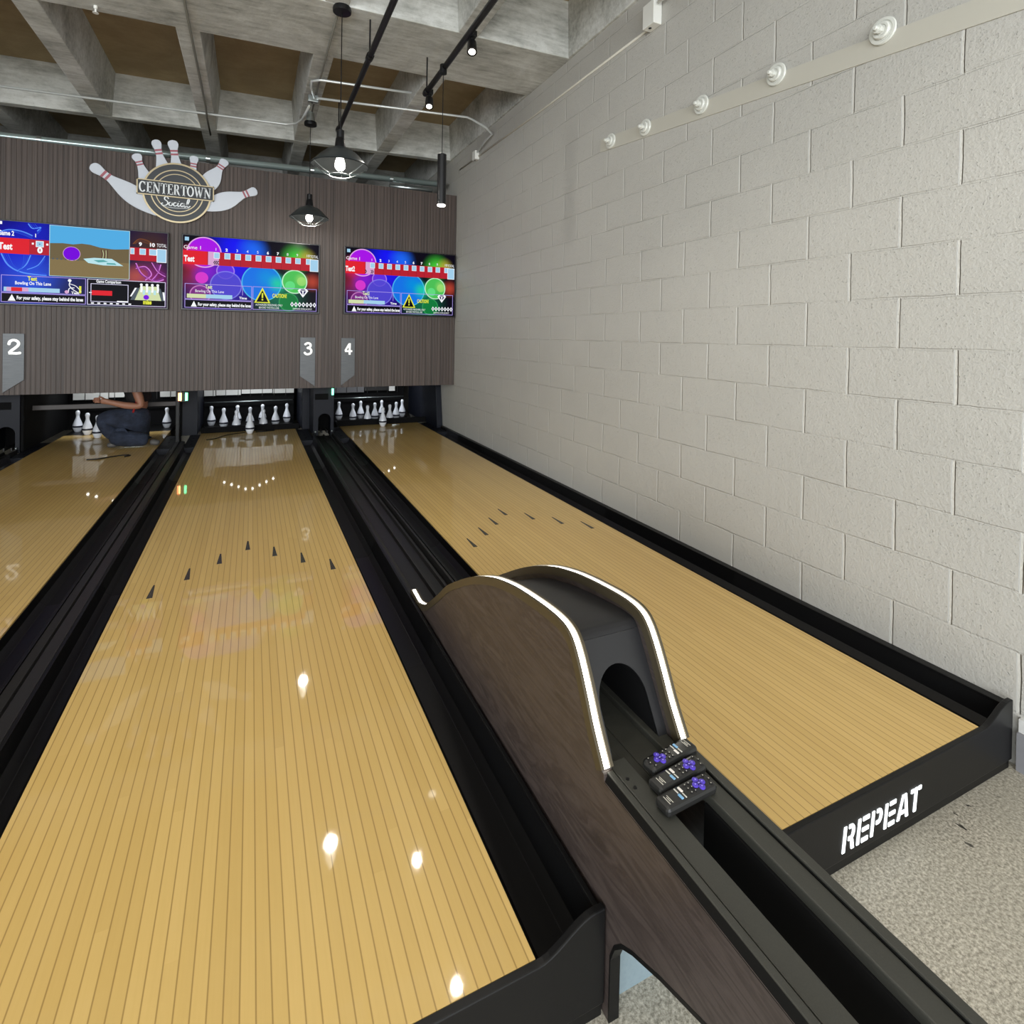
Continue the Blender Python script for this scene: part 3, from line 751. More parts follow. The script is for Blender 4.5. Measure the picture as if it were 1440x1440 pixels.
pinsetter(1.60, 'pinsetter of the lane beside the block wall, pale panels above the pins', [(-0.55, -0.05, 'panelgrey', 0.35, 0.62), (-0.04, 0.32, 'bezel', 0.37, 0.62), (0.33, 0.42, 'panelwhite', 0.36, 0.62)])
pinsetter(-1.417, 'pinsetter behind the kneeling person, broken pale panels', [(-0.58, -0.22, 'panelwhite', 0.35, 0.62), (-0.21, -0.05, 'panelwhite', 0.37, 0.60), (0.10, 0.20, 'panelwhite', 0.40, 0.60), (0.34, 0.58, 'panelwhite', 0.36, 0.62)], 0.59)

def sweep(x0, x1, y, z0, z1, m, label):
    bm = B(); box(bm, x0, x1, y, y+0.022, z0, z1)
    return tag(mk('sweep_bar', bm, M[m], bevel=0.004), label, 'sweep bar', 'sweep bars in front of the pins')
sweep(-0.535, 0.57, 7.585, 0.001, 0.070, 'void', 'low black sweep bar behind the head pin of the middle lane')
sweep(1.03, 2.245, 7.585, 0.001, 0.076, 'void', 'low black sweep bar behind the head pin of the lane by the wall')
sweep(-2.08, -0.755, 7.34, 0.375, 0.425, 'barwood', 'raised grey sweep bar behind the kneeling person')

# pins
PH = [(0.026, 0.0), (0.030, 0.002), (0.040, 0.026), (0.0495, 0.052), (0.0515, 0.066), (0.0495, 0.085), (0.042, 0.112), (0.032, 0.138), (0.0235, 0.160), (0.0185, 0.180), (0.0175, 0.195),
      (0.0195, 0.212), (0.0225, 0.226), (0.0225, 0.238), (0.018, 0.250), (0.009, 0.2565), (0.0, 0.258)]
bm = B(); lathe(bm, PH, seg=24); bmesh.ops.remove_doubles(bm, verts=bm.verts[:], dist=0.00005)
pin0 = mk('bowling_pin', bm, M['pin'], None, True, 0, (0, 0, 0))
bm = B(); lathe(bm, [(0.0505, 0.056), (0.0535, 0.059), (0.0535, 0.074), (0.0505, 0.077)], seg=24, close=False); mk('rubber_band', bm, M['band'], pin0, True)
tag(pin0, 'x', 'bowling pin')
ROWS = [(0, 0, 'head pin'), (-1, 1, 'left pin of the second row'), (1, 1, 'right pin of the second row'), (-2, 2, 'left pin of the third row'), (0, 2, 'centre pin of the third row'), (2, 2, 'right pin of the third row'),
        (-3, 3, 'far left pin of the back row'), (-1, 3, 'inner left pin of the back row'), (1, 3, 'inner right pin of the back row'), (3, 3, 'far right pin of the back row')]
first = True
for cx, nm, keep in ((-0.006, 'middle lane', range(10)), (1.60, 'lane beside the block wall', range(10)), (-1.417, 'lane with the kneeling person', (1, 3, 6, 9))):
    for i in keep:
        a, r, lb = ROWS[i]
        p = pin0 if first else copy_tree(pin0); first = False
        p.location = (cx+a*0.1524, 7.41+r*0.264, 0.0003); p.rotation_euler = (0, 0, random.uniform(0, 6))
        p['label'] = 'white duckpin, %s on the %s' % (lb, nm); p['group'] = 'duckpins on the ' + nm
# pin cords and a strap lying on the boards
def cord(pts, r, label):
    bm = B(); tube(bm, smooth_path(pts, 6), r, 8); return tag(mk('pin_cord', bm, M['lampblack'], smooth=True), label, 'cord', 'cords lying on the lanes')
cord([(-0.45, 7.11, 0.005), (-0.36, 7.16, 0.005), (-0.28, 7.32, 0.005), (-0.18, 7.42, 0.005), (-0.06, 7.47, 0.005)], 0.005, 'thin dark cord trailing left of the head pin on the middle lane')
cord([(0.06, 7.46, 0.006), (0.13, 7.50, 0.006), (0.22, 7.53, 0.006), (0.27, 7.52, 0.006), (0.18, 7.48, 0.006), (0.10, 7.47, 0.006)], 0.006, 'looped dark cord right of the head pin on the middle lane')
cord([(-1.39, 6.39, 0.006), (-1.30, 6.39, 0.006), (-1.20, 6.46, 0.006), (-1.10, 6.50, 0.006), (-1.06, 6.46, 0.006), (-1.10, 6.42, 0.006)], 0.006, 'dark cord lying on the boards before the kneeling person')
bm = B(); tube(bm, [(1.73, 7.44, 0.007), (1.80, 7.46, 0.007), (1.84, 7.45, 0.007)], 0.007, 8); tag(mk('pin_cord', bm, M['steel'], smooth=True), 'short bright cord end right of the head pin by the wall', 'cord', 'cords lying on the lanes')

# ------------------------------------------------------------------ lane number signs
def number_sign(x0, x1, low_left, digit, label):
    t = thing('lane_number_sign', ((x0+x1)/2, MY, 0.62), label, 'lane number sign', 'lane number signs')
    zt, zl, zr = 1.18, (0.625 if low_left else 0.745), (0.745 if low_left else 0.625)
    bm = B(); prism(bm, [(x0, zt), (x0, zl), (x1, zr), (x1, zt)], 'y', MY-0.012, MY-0.0005); mk('plate', bm, M['brushed'], t, bevel=0.001)
    cx, cy, h = (x0+x1)/2+0.004, 0.985, 0.135
    if digit == '2': P = [(-0.036, 0.098), (-0.030, 0.120), (-0.010, 0.133), (0.014, 0.130), (0.032, 0.112), (0.030, 0.086), (0.008, 0.060), (-0.020, 0.034), (-0.036, 0.012), (-0.010, 0.012), (0.020, 0.010), (0.042, 0.014)]
    if digit == '3': P = [(-0.030, 0.118), (-0.008, 0.131), (0.016, 0.126), (0.026, 0.106), (0.016, 0.086), (-0.008, 0.076), (0.018, 0.070), (0.034, 0.048), (0.028, 0.020), (0.004, 0.006), (-0.022, 0.008), (-0.036, 0.022)]
    if digit == '4': P = None
    bm = B()
    if P:
        pts = [(cx+p.x, cy+p.y) for p in smooth_path(P, 4)] if digit == '3' else [(cx+p.x, cy+p.y) for p in smooth_path(P[:9], 4)] + [(cx+p[0], cy+p[1]) for p in P[9:]]
        polys_y(bm, band_poly(pts, 0.024), MY-0.0145, 0.002)
        for e in (pts[0], pts[-1]): polys_y(bm, [disc_pts(e, 0.0125, 14)], MY-0.0142, 0.002)
    else:
        for seg_ in (([(0.008, 0.125), (-0.036, 0.045)], 0.022), ([(-0.040, 0.042), (0.044, 0.042)], 0.022), ([(0.014, 0.135), (0.014, 0.0)], 0.024)):
            polys_y(bm, band_poly([(cx+p[0], cy+p[1]) for p in seg_[0]], seg_[1]), MY-0.0145, 0.002)
    mk('numeral', bm, M['numeral'], t)
    return t
number_sign(-2.088, -1.932, True, '2', 'grey metal slanted sign with a white 2')
number_sign(0.497, 0.658, False, '3', 'grey metal slanted sign with a white 3')
number_sign(0.943, 1.098, True, '4', 'grey metal slanted sign with a white 4')

# ------------------------------------------------------------------ round sign with pins
t = thing('round_logo_sign', (-0.706, MY, 2.34), 'round dark sign with gold rings and bowling pins, lettered CENTERTOWN', 'sign')
LC = (-0.706, 2.645)
def sign_pin(head, end, hw, nw, bw, y, belly=None):
    """outline of a pin lying along head->end: half-widths at head / neck / belly"""
    h, e = Vector(head), Vector(end); d = e-h; L = d.length; d.normalize(); n = Vector((-d.y, d.x))
    # (distance from the head tip as a fraction of a full pin of length PL, half width)
    PLn = belly
    st = [(0.0, 0.0), (0.008, hw*0.45), (0.025, hw*0.8), (0.06, hw), (0.10, hw*0.97), (0.16, nw*1.12), (0.22, nw), (0.28, nw*1.1), (0.38, bw*0.62), (0.50, bw*0.88), (0.62, bw), (0.74, bw*0.95), (0.86, bw*0.76), (0.97, bw*0.5), (1.0, bw*0.4)]
    sp = [p for p in smooth_path([(a, b, 0) for a, b in st], 3)]
    Lf = [h+d*(p.x*PLn)+n*p.y for p in sp]; Rt = [h+d*(p.x*PLn)-n*p.y for p in sp]
    poly = [(p.x, p.y) for p in Lf] + [(p.x, p.y) for p in reversed(Rt)][:-1]
    bm = B(); prism(bm, poly, 'y', y, y+0.016)
    o = mk('pin_cutout', bm, M['logo_pin'], t, bevel=0.004)
    bm = B()
    for f in (0.185, 0.245):
        c = h+d*(f*PLn); w = nw*1.10; b = 0.016*PLn
        q = [c-n*w-d*b, c+n*w-d*b, c+n*w+d*b, c-n*w+d*b]
        polys_y(bm, [[(v.x, v.y) for v in q]], y-0.001, 0.0008)
    mk('neck_stripe', bm, M['logo_red'], o)
y0 = MY-0.020
sign_pin((-1.436, 2.835), (-0.97, 2.50), 0.050, 0.034, 0.094, y0-0.006, 0.70)
sign_pin((-1.072, 3.000), (-0.955, 2.69), 0.044, 0.028, 0.066, y0-0.004, 0.46)
sign_pin((-0.906, 3.168), (-0.80, 2.75), 0.043, 0.029, 0.074, y0-0.002, 0.58)
sign_pin((-0.757, 3.186), (-0.695, 2.75), 0.047, 0.031, 0.074, y0-0.006, 0.60)
sign_pin((-0.560, 3.056), (-0.585, 2.70), 0.040, 0.027, 0.060, y0-0.002, 0.46)
sign_pin((-0.268, 3.058), (-0.500, 2.66), 0.044, 0.032, 0.086, y0-0.003, 0.44)
sign_pin((0.036, 2.772), (-0.46, 2.53), 0.046, 0.034, 0.092, y0-0.005, 0.56)
def ring_polys(c, r0, r1, n=64, a0=0.0, a1=2*PI):
    out = []
    for i in range(n):
        a, b = a0+(a1-a0)*i/n, a0+(a1-a0)*(i+1)/n
        out.append([(c[0]+r0*math.cos(a), c[1]+r0*math.sin(a)), (c[0]+r1*math.cos(a), c[1]+r1*math.sin(a)), (c[0]+r1*math.cos(b), c[1]+r1*math.sin(b)), (c[0]+r0*math.cos(b), c[1]+r0*math.sin(b))])
    return out
yd = MY-0.040
bm = B(); prism(bm, disc_pts(LC, 0.298, 72), 'y', yd, yd+0.013); disc = mk('disc', bm, M['slate'], t, bevel=0.002)
bm = B(); polys_y(bm, ring_polys(LC, 0.290, 0.306) + ring_polys(LC, 0.226, 0.236) + ring_polys(LC, 0.186, 0.194), yd-0.003, 0.003); mk('gold_ring', bm, M['gold'], t)
yb = yd-0.014
bm = B(); prism(bm, [(-1.052, 2.598), (-0.378, 2.598), (-0.378, 2.746), (-1.052, 2.746)], 'y', yb, yb+0.010); bn = mk('banner', bm, M['slate2'], t)
bm = B()
for a, b, c, d in ((-1.056, -0.374, 2.594, 2.604), (-1.056, -0.374, 2.740, 2.750), (-1.056, -1.046, 2.594, 2.750), (-0.384, -0.374, 2.594, 2.750)): box(bm, a, b, yb-0.002, yb+0.001, c, d)
mk('banner_rim', bm, M['gold'], bn)
def serif(ch):
    th, tk, sw = 0.07, 0.20, 0.06
    H = lambda x0, x1, z, w=th: band_poly([(x0, z), (x1, z)], w)
    V = lambda x, z0, z1, w: band_poly([(x, z0), (x, z1)], w)
    if ch in 'CO':
        n = 28; w = 0.84
        a0, a1 = (0.0, 2*PI) if ch == 'O' else (math.radians(42), math.radians(318))
        pts, ws = [], []
        for i in range(n+1):
            a = a0+(a1-a0)*i/n; pts.append((0.43+0.35*math.cos(a), 0.5+0.45*math.sin(a))); ws.append(0.08+0.13*abs(math.cos(a)))
        L = band_poly(pts, ws)
        if ch == 'C': L += V(0.73, 0.66, 0.98, 0.055)
        return 0.88 if ch == 'O' else 0.84, L
    if ch == 'E': return 0.74, V(0.20, 0, 1, tk) + H(0.03, 0.68, 0.965) + H(0.03, 0.70, 0.035) + H(0.25, 0.54, 0.52) + V(0.665, 0.74, 1.0, sw) + V(0.685, 0.0, 0.28, sw) + V(0.53, 0.42, 0.62, sw)
    if ch == 'N': return 0.96, V(0.18, 0, 0.97, 0.08) + V(0.80, 0.03, 1, 0.08) + band_poly([(0.16, 0.97), (0.79, 0.05)], 0.20) + H(0.02, 0.32, 0.03, 0.06) + H(0.64, 0.95, 0.97, 0.06) + H(0.02, 0.24, 0.97, 0.06)
    if ch == 'T': return 0.80, V(0.40, 0, 1, tk) + H(0.03, 0.77, 0.965) + V(0.055, 0.70, 1.0, sw) + V(0.745, 0.70, 1.0, sw) + H(0.22, 0.58, 0.03, 0.06)
    if ch == 'R':
        bowl = [(0.2, 0.965), (0.42, 0.965)] + [(0.44+0.16*math.sin(a), 0.74+0.225*math.cos(a)) for a in [PI*i/10 for i in range(11)]] + [(0.2, 0.51)]
        ws = [0.07, 0.07] + [0.07+0.12*math.sin(PI*i/10) for i in range(11)] + [0.07]
        return 0.88, V(0.20, 0, 1, tk) + band_poly(bowl, ws) + band_poly([(0.46, 0.50), (0.72, 0.03)], 0.19) + H(0.03, 0.38, 0.03, 0.06) + H(0.62, 0.86, 0.03, 0.06)
    if ch == 'W': return 1.22, band_poly([(0.14, 0.97), (0.40, 0.02)], 0.18) + band_poly([(0.40, 0.02), (0.62, 0.90)], 0.07) + band_poly([(0.58, 0.97), (0.84, 0.02)], 0.18) + band_poly([(0.84, 0.02), (1.08, 0.97)], 0.07) + H(0.0, 0.30, 0.97, 0.06) + H(0.46, 0.74, 0.97, 0.06) + H(0.96, 1.20, 0.97, 0.06)
L, x = [], 0.0
for ch in 'CENTERTOWN':
    w, P = serif(ch); L += [[(x+p[0], p[1]) for p in q] for q in P]; x += w+0.03
kx = 0.635/x
bm = B(); polys_y(bm, [[(-1.034+p[0]*kx, 2.618+p[1]*0.108) for p in q] for q in L], yb-0.003, 0.0025); mk('lettering', bm, M['silver'], bn)
# script word under the banner
scr = [[(0.20, 0.80), (0.12, 0.98), (-0.02, 0.92), (-0.02, 0.72), (0.12, 0.56), (0.16, 0.36), (0.04, 0.16), (-0.14, 0.14), (-0.22, 0.28), (-0.12, 0.36)],
       [(0.34, 0.50), (0.24, 0.42), (0.24, 0.22), (0.34, 0.16), (0.42, 0.28), (0.40, 0.46), (0.34, 0.50), (0.46, 0.42)],
       [(0.66, 0.46), (0.58, 0.50), (0.50, 0.36), (0.52, 0.20), (0.60, 0.16), (0.72, 0.28)],
       [(0.78, 0.50), (0.74, 0.24), (0.80, 0.16), (0.88, 0.26)], [(0.82, 0.64), (0.84, 0.67)],
       [(1.10, 0.46), (1.00, 0.50), (0.92, 0.34), (0.96, 0.18), (1.06, 0.22), (1.14, 0.50), (1.12, 0.22), (1.20, 0.16), (1.28, 0.28)],
       [(1.28, 0.28), (1.42, 0.70), (1.44, 0.96), (1.36, 0.90), (1.30, 0.50), (1.32, 0.20), (1.42, 0.18), (1.50, 0.30)]]
bm = B(); L = []
for s_ in scr:
    sp = [(p.x, p.y) for p in smooth_path(s_, 5)]; L += band_poly(sp, 0.075)
L += band_poly([(p.x, p.y) for p in smooth_path([(-0.10, 0.02), (0.6, -0.02), (1.45, 0.06)], 6)], 0.035)
polys_y(bm, [[(-0.812+p[0]*0.148, 2.492+p[1]*0.105) for p in q] for q in L], yd-0.004, 0.003); mk('script', bm, M['silver'], t)

# ------------------------------------------------------------------ screens
def screen_bg(name, base, items):
    """emissive picture: items = ('blob'|'disc'|'ring', u, v, r, colour, alpha[, soft]) in metres from the screen's lower-left corner"""
    m, nt, b = new_mat(name); g = NT(nt); co = g.coord()
    x, y, z = g.sep(co); P = g.comb(x, 0.0, z)
    col = None
    def const(c):
        n = g.n.new('ShaderNodeRGB'); n.outputs[0].default_value = (*srgb(*c), 1); return n.outputs[0]
    col = const(base)
    for it in items:
        kind, u, v, r, c, a = it[:6]
        d = g.n.new('ShaderNodeVectorMath'); d.operation = 'DISTANCE'; g.l.new(P, d.inputs[0]); d.inputs[1].default_value = (u, 0, v)
        d = d.outputs['Value']
        if kind == 'blob': f = g.range(d, 0.0, r, a, 0.0, True)
        elif kind == 'disc': f = g.range(d, r*0.97, r, a, 0.0)
        else:
            f = g.math('MULTIPLY', g.range(d, r-0.012, r-0.004, 0, a), g.range(d, r, r+0.004, 1, 0))
        col = g.mix(f, col, srgb(*c))
    b.inputs['Base Color'].default_value = (0, 0, 0, 1); b.inputs['Roughness'].default_value = 0.25; b.inputs['Specular IOR Level'].default_value = 0.03
    nt.links.new(col, b.inputs['Emission Color']); b.inputs['Emission Strength'].default_value = 1.0
    return m
class TV:
    W, H = 1.33, 0.76
    def __init__(s, x, z, label, bg):
        s.t = thing('wall_screen', (x+s.W/2, MY, z), label, 'screen', 'score screens on the masking wall')
        s.x, s.z = x, z
        bm = B(); box(bm, x-0.012, x+s.W+0.012, MY-0.050, MY-0.001, z-0.012, z+s.H+0.012); mk('housing', bm, M['bezel'], s.t, bevel=0.003)
        bm = B(); box(bm, x, x+s.W, MY-0.052, MY-0.0495, z, z+s.H); s.scr = mk('display', bm, bg, s.t)
        s.scr.location = (-s.W/2, 0, 0)
        for v in s.scr.data.vertices: v.co.x += s.W/2
        s.layers = {}
    def X(s, u): return s.x+u*s.W
    def Z(s, v): return s.z+s.H*(1-v)
    def bmof(s, name, m, lay):
        k = (name, m, lay)
        if k not in s.layers: s.layers[k] = B()
        return s.layers[k], MY-0.0522-0.0003*lay
    def rect(s, u0, v0, u1, v1, m, lay=1, name='score_print'):
        bm, y = s.bmof(name, m, lay); polys_y(bm, [[(s.X(u0), s.Z(v1)), (s.X(u1), s.Z(v1)), (s.X(u1), s.Z(v0)), (s.X(u0), s.Z(v0))]], y)
    def frame(s, u0, v0, u1, v1, m, lay=2, w=0.004):
        wv = w*s.W/s.H
        for a in ((u0, v0, u1, v0+wv), (u0, v1-wv, u1, v1), (u0, v0, u0+w, v1), (u1-w, v0, u1, v1)): s.rect(*a, m, lay, 'outline_print')
    def poly(s, pts, m, lay=2, name='score_print'):
        bm, y = s.bmof(name, m, lay); polys_y(bm, [[(s.X(u), s.Z(v)) for u, v in pts]], y)
    def line(s, pts, w, m, lay=2, name='score_print', sm=True):
        P = [(p.x, p.y) for p in smooth_path(pts, 6)] if sm else pts
        P = [(s.X(u), s.Z(v)) for u, v in P]; bm, y = s.bmof(name, m, lay); polys_y(bm, band_poly(P, w), y)
    def circ(s, u, v, r, m, lay=2, n=28, name='score_print'):
        bm, y = s.bmof(name, m, lay); polys_y(bm, [disc_pts((s.X(u), s.Z(v)), r, n)], y)
    def text(s, str_, u, v, size, m, lay=3, width=None, align='LEFT', bold=0.0, shear=0.0):
        bm, y = s.bmof('lettering', m, lay); text_polys(bm, str_, size, s.X(u), s.Z(v), y, align, width, bold, shear)
    def done(s):
        # the picture is a surface pattern: it joins the display's own mesh, one material per colour
        me = s.scr.data; base = Vector(s.t.location) + Vector(s.scr.location)
        big = B(); big.from_mesh(me); slot = {}
        for (name, m, lay), bm in s.layers.items():
            if m not in slot: me.materials.append(E_[m]); slot[m] = len(me.materials)-1
            vs = {v: big.verts.new(v.co-base) for v in bm.verts}
            for f in bm.faces: big.faces.new([vs[v] for v in f.verts]).material_index = slot[m]
            bm.free()
        big.to_mesh(me); big.free()
def caution_screen(x, z, label, name):
    W, H = TV.W, TV.H
    U = lambda u: u*W
    Vv = lambda v: (1-v)*H
    items = [('blob', U(.36), Vv(.10), .34, (20, 20, 255), .95), ('blob', U(.49), Vv(.16), .20, (30, 120, 255), .9), ('blob', U(.38), Vv(.45), .40, (30, 20, 240), .95),
             ('blob', U(.10), Vv(.55), .24, (170, 40, 60), .8), ('blob', U(.95), Vv(.55), .13, (190, 70, 50), .85), ('blob', U(.17), Vv(.50), .18, (150, 20, 230), .9),
             ('blob', U(.25), Vv(.80), .42, (60, 30, 170), .9), ('blob', U(.12), Vv(.85), .18, (130, 30, 90), .8), ('blob', U(.70), Vv(.80), .34, (16, 110, 80), .9),
             ('disc', U(.145), Vv(.22), .158, (170, 20, 235), 1), ('blob', U(.06), Vv(.30), .17, (235, 30, 110), .9), ('ring', U(.145), Vv(.22), .158, (250, 190, 245), .9),
             ('blob', U(.82), Vv(.22), .20, (70, 205, 60), 1.0), ('blob', U(.90), Vv(.20), .13, (190, 170, 60), .8),
             ('disc', U(.295), Vv(.46), .085, (120, 60, 240), .6), ('ring', U(.295), Vv(.46), .085, (200, 150, 250), .7),
             ('disc', U(.30), Vv(.66), .150, (84, 74, 214), .85), ('ring', U(.30), Vv(.66), .150, (150, 150, 250), .6),
             ('disc', U(.56), Vv(.60), .198, (20, 120, 235), .95), ('blob', U(.60), Vv(.52), .16, (0, 150, 225), .8), ('blob', U(.68), Vv(.60), .13, (30, 210, 160), .9), ('ring', U(.56), Vv(.60), .198, (90, 220, 250), .7),
             ('disc', U(.765), Vv(.86), .10, (20, 130, 60), .8), ('ring', U(.765), Vv(.86), .10, (70, 190, 110), .5),
             ('disc', U(.81), Vv(.56), .130, (80, 200, 90), .95), ('blob', U(.86), Vv(.52), .09, (150, 220, 110), .8), ('disc', U(.775), Vv(.62), .052, (110, 240, 150), .6), ('disc', U(.865), Vv(.55), .050, (170, 230, 120), .6), ('ring', U(.81), Vv(.56), .130, (210, 255, 220), .95),
             ('disc', U(.13), Vv(.57), .060, (230, 60, 210), .85), ('disc', U(.12), Vv(.80), .095, (150, 60, 160), .4), ('ring', U(.12), Vv(.80), .095, (230, 150, 220), .7)]
    tv = TV(x, z, label, screen_bg(name, (14, 10, 24), items))
    tv.rect(.012, .025, .040, .075, 'lblue', 2)
    tv.text('Game 1', .004, .185, .052, 'white')
    tv.rect(0.0, .205, .165, .395, 'red', 1); tv.rect(.165, .205, .93, .39, 'dred', 1)
    tv.rect(.172, .205, .248, .39, 'pink', 2)
    for k in range(10):
        u = .232+.0752*k if k < 9 else .918
        tv.text(str(k+1), u-.006, .185, .040, 'white', align='CENTER', bold=0.002 if k in (1, 5, 6) else 0)
        tv.rect(u-.021, .212, u+.021, .295, 'lblue', 3)
        tv.frame(u-.021, .212, u+.021, .295, 'white', 4, .003)
    for k in range(1, 9): tv.rect(.252+.0752*k, .30, .2535+.0752*k, .39, 'maroon', 2)
    tv.rect(.928, .215, .996, .395, 'lblue', 5); tv.frame(.928, .215, .996, .395, 'white', 6, .004)
    tv.text('TOTAL', .93, .195, .046, 'white', width=.085)
    tv.frame(.015, .655, .487, .868, 'lilac'); tv.rect(.015, .872, .487, .985, 'black', 1); tv.frame(.015, .872, .487, .985, 'lilac')
    tv.frame(.493, .655, .985, .985, 'lilac')
    tv.text('Bowling On This Lane', .085, .770, .040, 'white', width=.265)
    tv.rect(.03, .795, .16, .850, 'cream', 2); tv.rect(.16, .795, .345, .850, 'lblue', 2)
    tv.rect(.417, .66, .421, .79, 'lilac', 2); tv.text('Time', .395, .845, .036, 'white', bold=.001)
    tv.poly([(.058, .970), (.098, .970), (.078, .892)], 'white', 2)
    tv.text('For your safety, please stay behind the lanes', .105, .955, .046, 'white', width=.50, bold=.0016)
    tv.poly([(.505, .885), (.625, .885), (.565, .665)], 'yellow', 2); tv.poly([(.520, .872), (.610, .872), (.565, .705)], 'black', 3)
    tv.rect(.560, .745, .571, .815, 'yellow', 4); tv.rect(.560, .828, .571, .850, 'yellow', 4)
    tv.text('CAUTION!', .640, .800, .058, 'yellow', width=.145, bold=.002)
    tv.text('AUTHORIZED PERSONNEL ONLY', .515, .925, .030, 'white', width=.27)
    tv.text('BEYOND THE FOUL LINE', .540, .965, .030, 'white', width=.20)
    c = (.876, .72)
    tv.poly([(c[0]-.042, c[1]-.035), (c[0]-.026, c[1]-.065), (c[0]+.026, c[1]-.065), (c[0]+.042, c[1]-.035), (c[0], c[1]+.065)], 'white', 2)
    tv.poly([(c[0]-.026, c[1]-.030), (c[0]-.006, c[1]-.030), (c[0]-.004, c[1]+.030)], 'box', 3); tv.poly([(c[0]+.026, c[1]-.030), (c[0]+.006, c[1]-.030), (c[0]+.004, c[1]+.030)], 'box', 3)
    tv.poly([(c[0]-.022, c[1]-.038), (c[0]-.014, c[1]-.055), (c[0]+.014, c[1]-.055), (c[0]+.022, c[1]-.038)], 'box', 3)
    for k in range(7):
        u = .792+.0295*k; tv.poly([(u-.014, .890), (u, .852), (u+.014, .890), (u, .928)], 'white', 2); tv.poly([(u-.006, .890), (u, .872), (u+.006, .890), (u, .908)], 'box', 3)
    tv.text('DIAMOND ZONE JACKPOT', .798, .965, .026, 'white', width=.20)
    return tv
a = caution_screen(-0.650, 1.463, 'middle wall screen, bright circles, player Test marked with left chevrons', 'score_picture')
a.text('Test', .008, .355, .085, 'white', width=.095, bold=.003)
a.text('Test', .155, .715, .055, 'cream', width=.065, bold=.002)
for k in range(3):
    u = .212+.012*k; a.line([(u+.010, .325), (u, .350), (u+.010, .378)], .009, 'black', 6, sm=False)
a.done()
a = caution_screen(0.972, 1.472, 'wall screen above sign 4 next to the block wall, player Test2', 'score_picture_right')
a.text('Test2', .002, .360, .080, 'white', width=.105, bold=.003)
a.text('Test2', .150, .715, .055, 'cream', width=.080, bold=.002)
for u in (.170, .218, .230): a.line([(u, .325), (u+.010, .350), (u, .378)], .009, 'black', 6, sm=False)
a.done()
# the screen above sign 2 shows a desert picture
W, H = TV.W, TV.H
a = TV(-2.118, 1.460, 'left wall screen showing a purple ball on a desert and a bar chart',
       screen_bg('desert_picture', (12, 10, 60), [('blob', .10*W, .60*H, .50, (16, 20, 210), .95), ('blob', .2*W, .25*H, .40, (40, 90, 235), .8), ('blob', .22*W, .9*H, .25, (20, 30, 190), .9), ('blob', .9*W, .80*H, .34, (70, 46, 40), .95), ('blob', .88*W, .35*H, .26, (150, 40, 120), .9), ('blob', .80*W, .40*H, .16, (190, 90, 60), .7), ('blob', .9*W, .08*H, .3, (60, 20, 60), .9), ('blob', .45*W, .10*H, .4, (30, 30, 80), .9)]))
a.rect(0.0, .010, .024, .045, 'white', 2)
a.text('Game 2', .002, .175, .060, 'white', width=.115, bold=.002); a.text('1', .198, .175, .046, 'white', bold=.001)
for k in range(4):
    d = .012*k; w_ = (.009, .004, .003, .005)[k]; m_ = ('swirl', 'swirl_dim', 'swirl_dim', 'swirl_dim')[k]
    a.line([(0.0, .15+d), (.06, .105+d*.6), (.13, .115+d), (.19, .16+d)], w_, m_, 1); a.line([(.165+d, .015), (.19+d, .07), (.235, .05+d), (.215, .10+d)], w_, m_, 1)
    a.line([(.02+d, .40), (.06+d*.8, .54), (.14, .62-d), (.27, .64-d*.5)], w_*1.3, m_, 1); a.line([(.18-d, .40), (.155-d*.5, .52), (.11, .60+d)], w_, m_, 1); a.line([(.26, .40+d), (.22, .52+d), (.16, .58+d*.5)], w_*.8, m_, 1)
    m_ = ('swirl2', 'swirl2_dim', 'swirl2_dim', 'swirl2_dim')[k]
    a.line([(.80, .42+d), (.84, .56+d*.5), (.92, .645-d*.3), (.98, .62-d)], w_*1.2, m_, 1); a.line([(.80, .49-d*.4), (.86, .46+d), (.90-d*.5, .56), (.86, .64-d)], w_, m_, 1); a.line([(.96-d*.5, .42), (.94, .54), (.90+d*.4, .64)], w_, m_, 1); a.line([(.90+d, .40), (.94, .52-d), (.99, .58-d)], w_*.8, m_, 1)
    a.line([(.78+d*.4, .17), (.82, .10+d), (.88, .12+d), (.92, .19)], w_*.8, 'amber_dim', 1)
a.rect(0.0, .205, .172, .395, 'red', 2); a.rect(.172, .205, .286, .39, 'dred', 2); a.rect(.76, .215, .93, .385, 'dred', 2)
a.text('Test', .006, .345, .085, 'white', width=.10, bold=.003)
a.rect(.208, .220, .252, .295, 'lblue', 3); a.frame(.208, .220, .252, .295, 'white', 4, .004); a.rect(.225, .252, .234, .262, 'grey', 5)
a.rect(.186, .245, .197, .268, 'white', 3); a.rect(.266, .245, .278, .268, 'white', 3)
a.text('0', .218, .365, .072, 'white', bold=.004)
for u0, u1 in ((.765, .790), (.822, .862), (.884, .932)): a.rect(u0, .225, u1, .305, 'lblue', 3); a.frame(u0, .225, u1, .305, 'white', 4, .003)
a.rect(.932, .215, .996, .395, 'lblue', 5); a.frame(.932, .215, .996, .395, 'white', 6, .004)
a.text('9', .818, .190, .05, 'white', bold=.002); a.text('10', .882, .190, .05, 'white', bold=.002); a.text('TOTAL', .932, .190, .05, 'white', width=.085)
a.rect(.285, .010, .760, .640, 'sand', 2); a.rect(.285, .010, .760, .260, 'sky', 3)
a.poly([(.285, .235), (.36, .225), (.42, .232), (.47, .215), (.52, .222), (.58, .250), (.66, .262), (.76, .245), (.76, .43), (.285, .43)], 'hill', 4)
a.circ(.412, .350, .060, 'purple', 6); a.circ(.412, .350, .068, 'pink', 5); a.circ(.412, .350, .064, 'purple', 6)
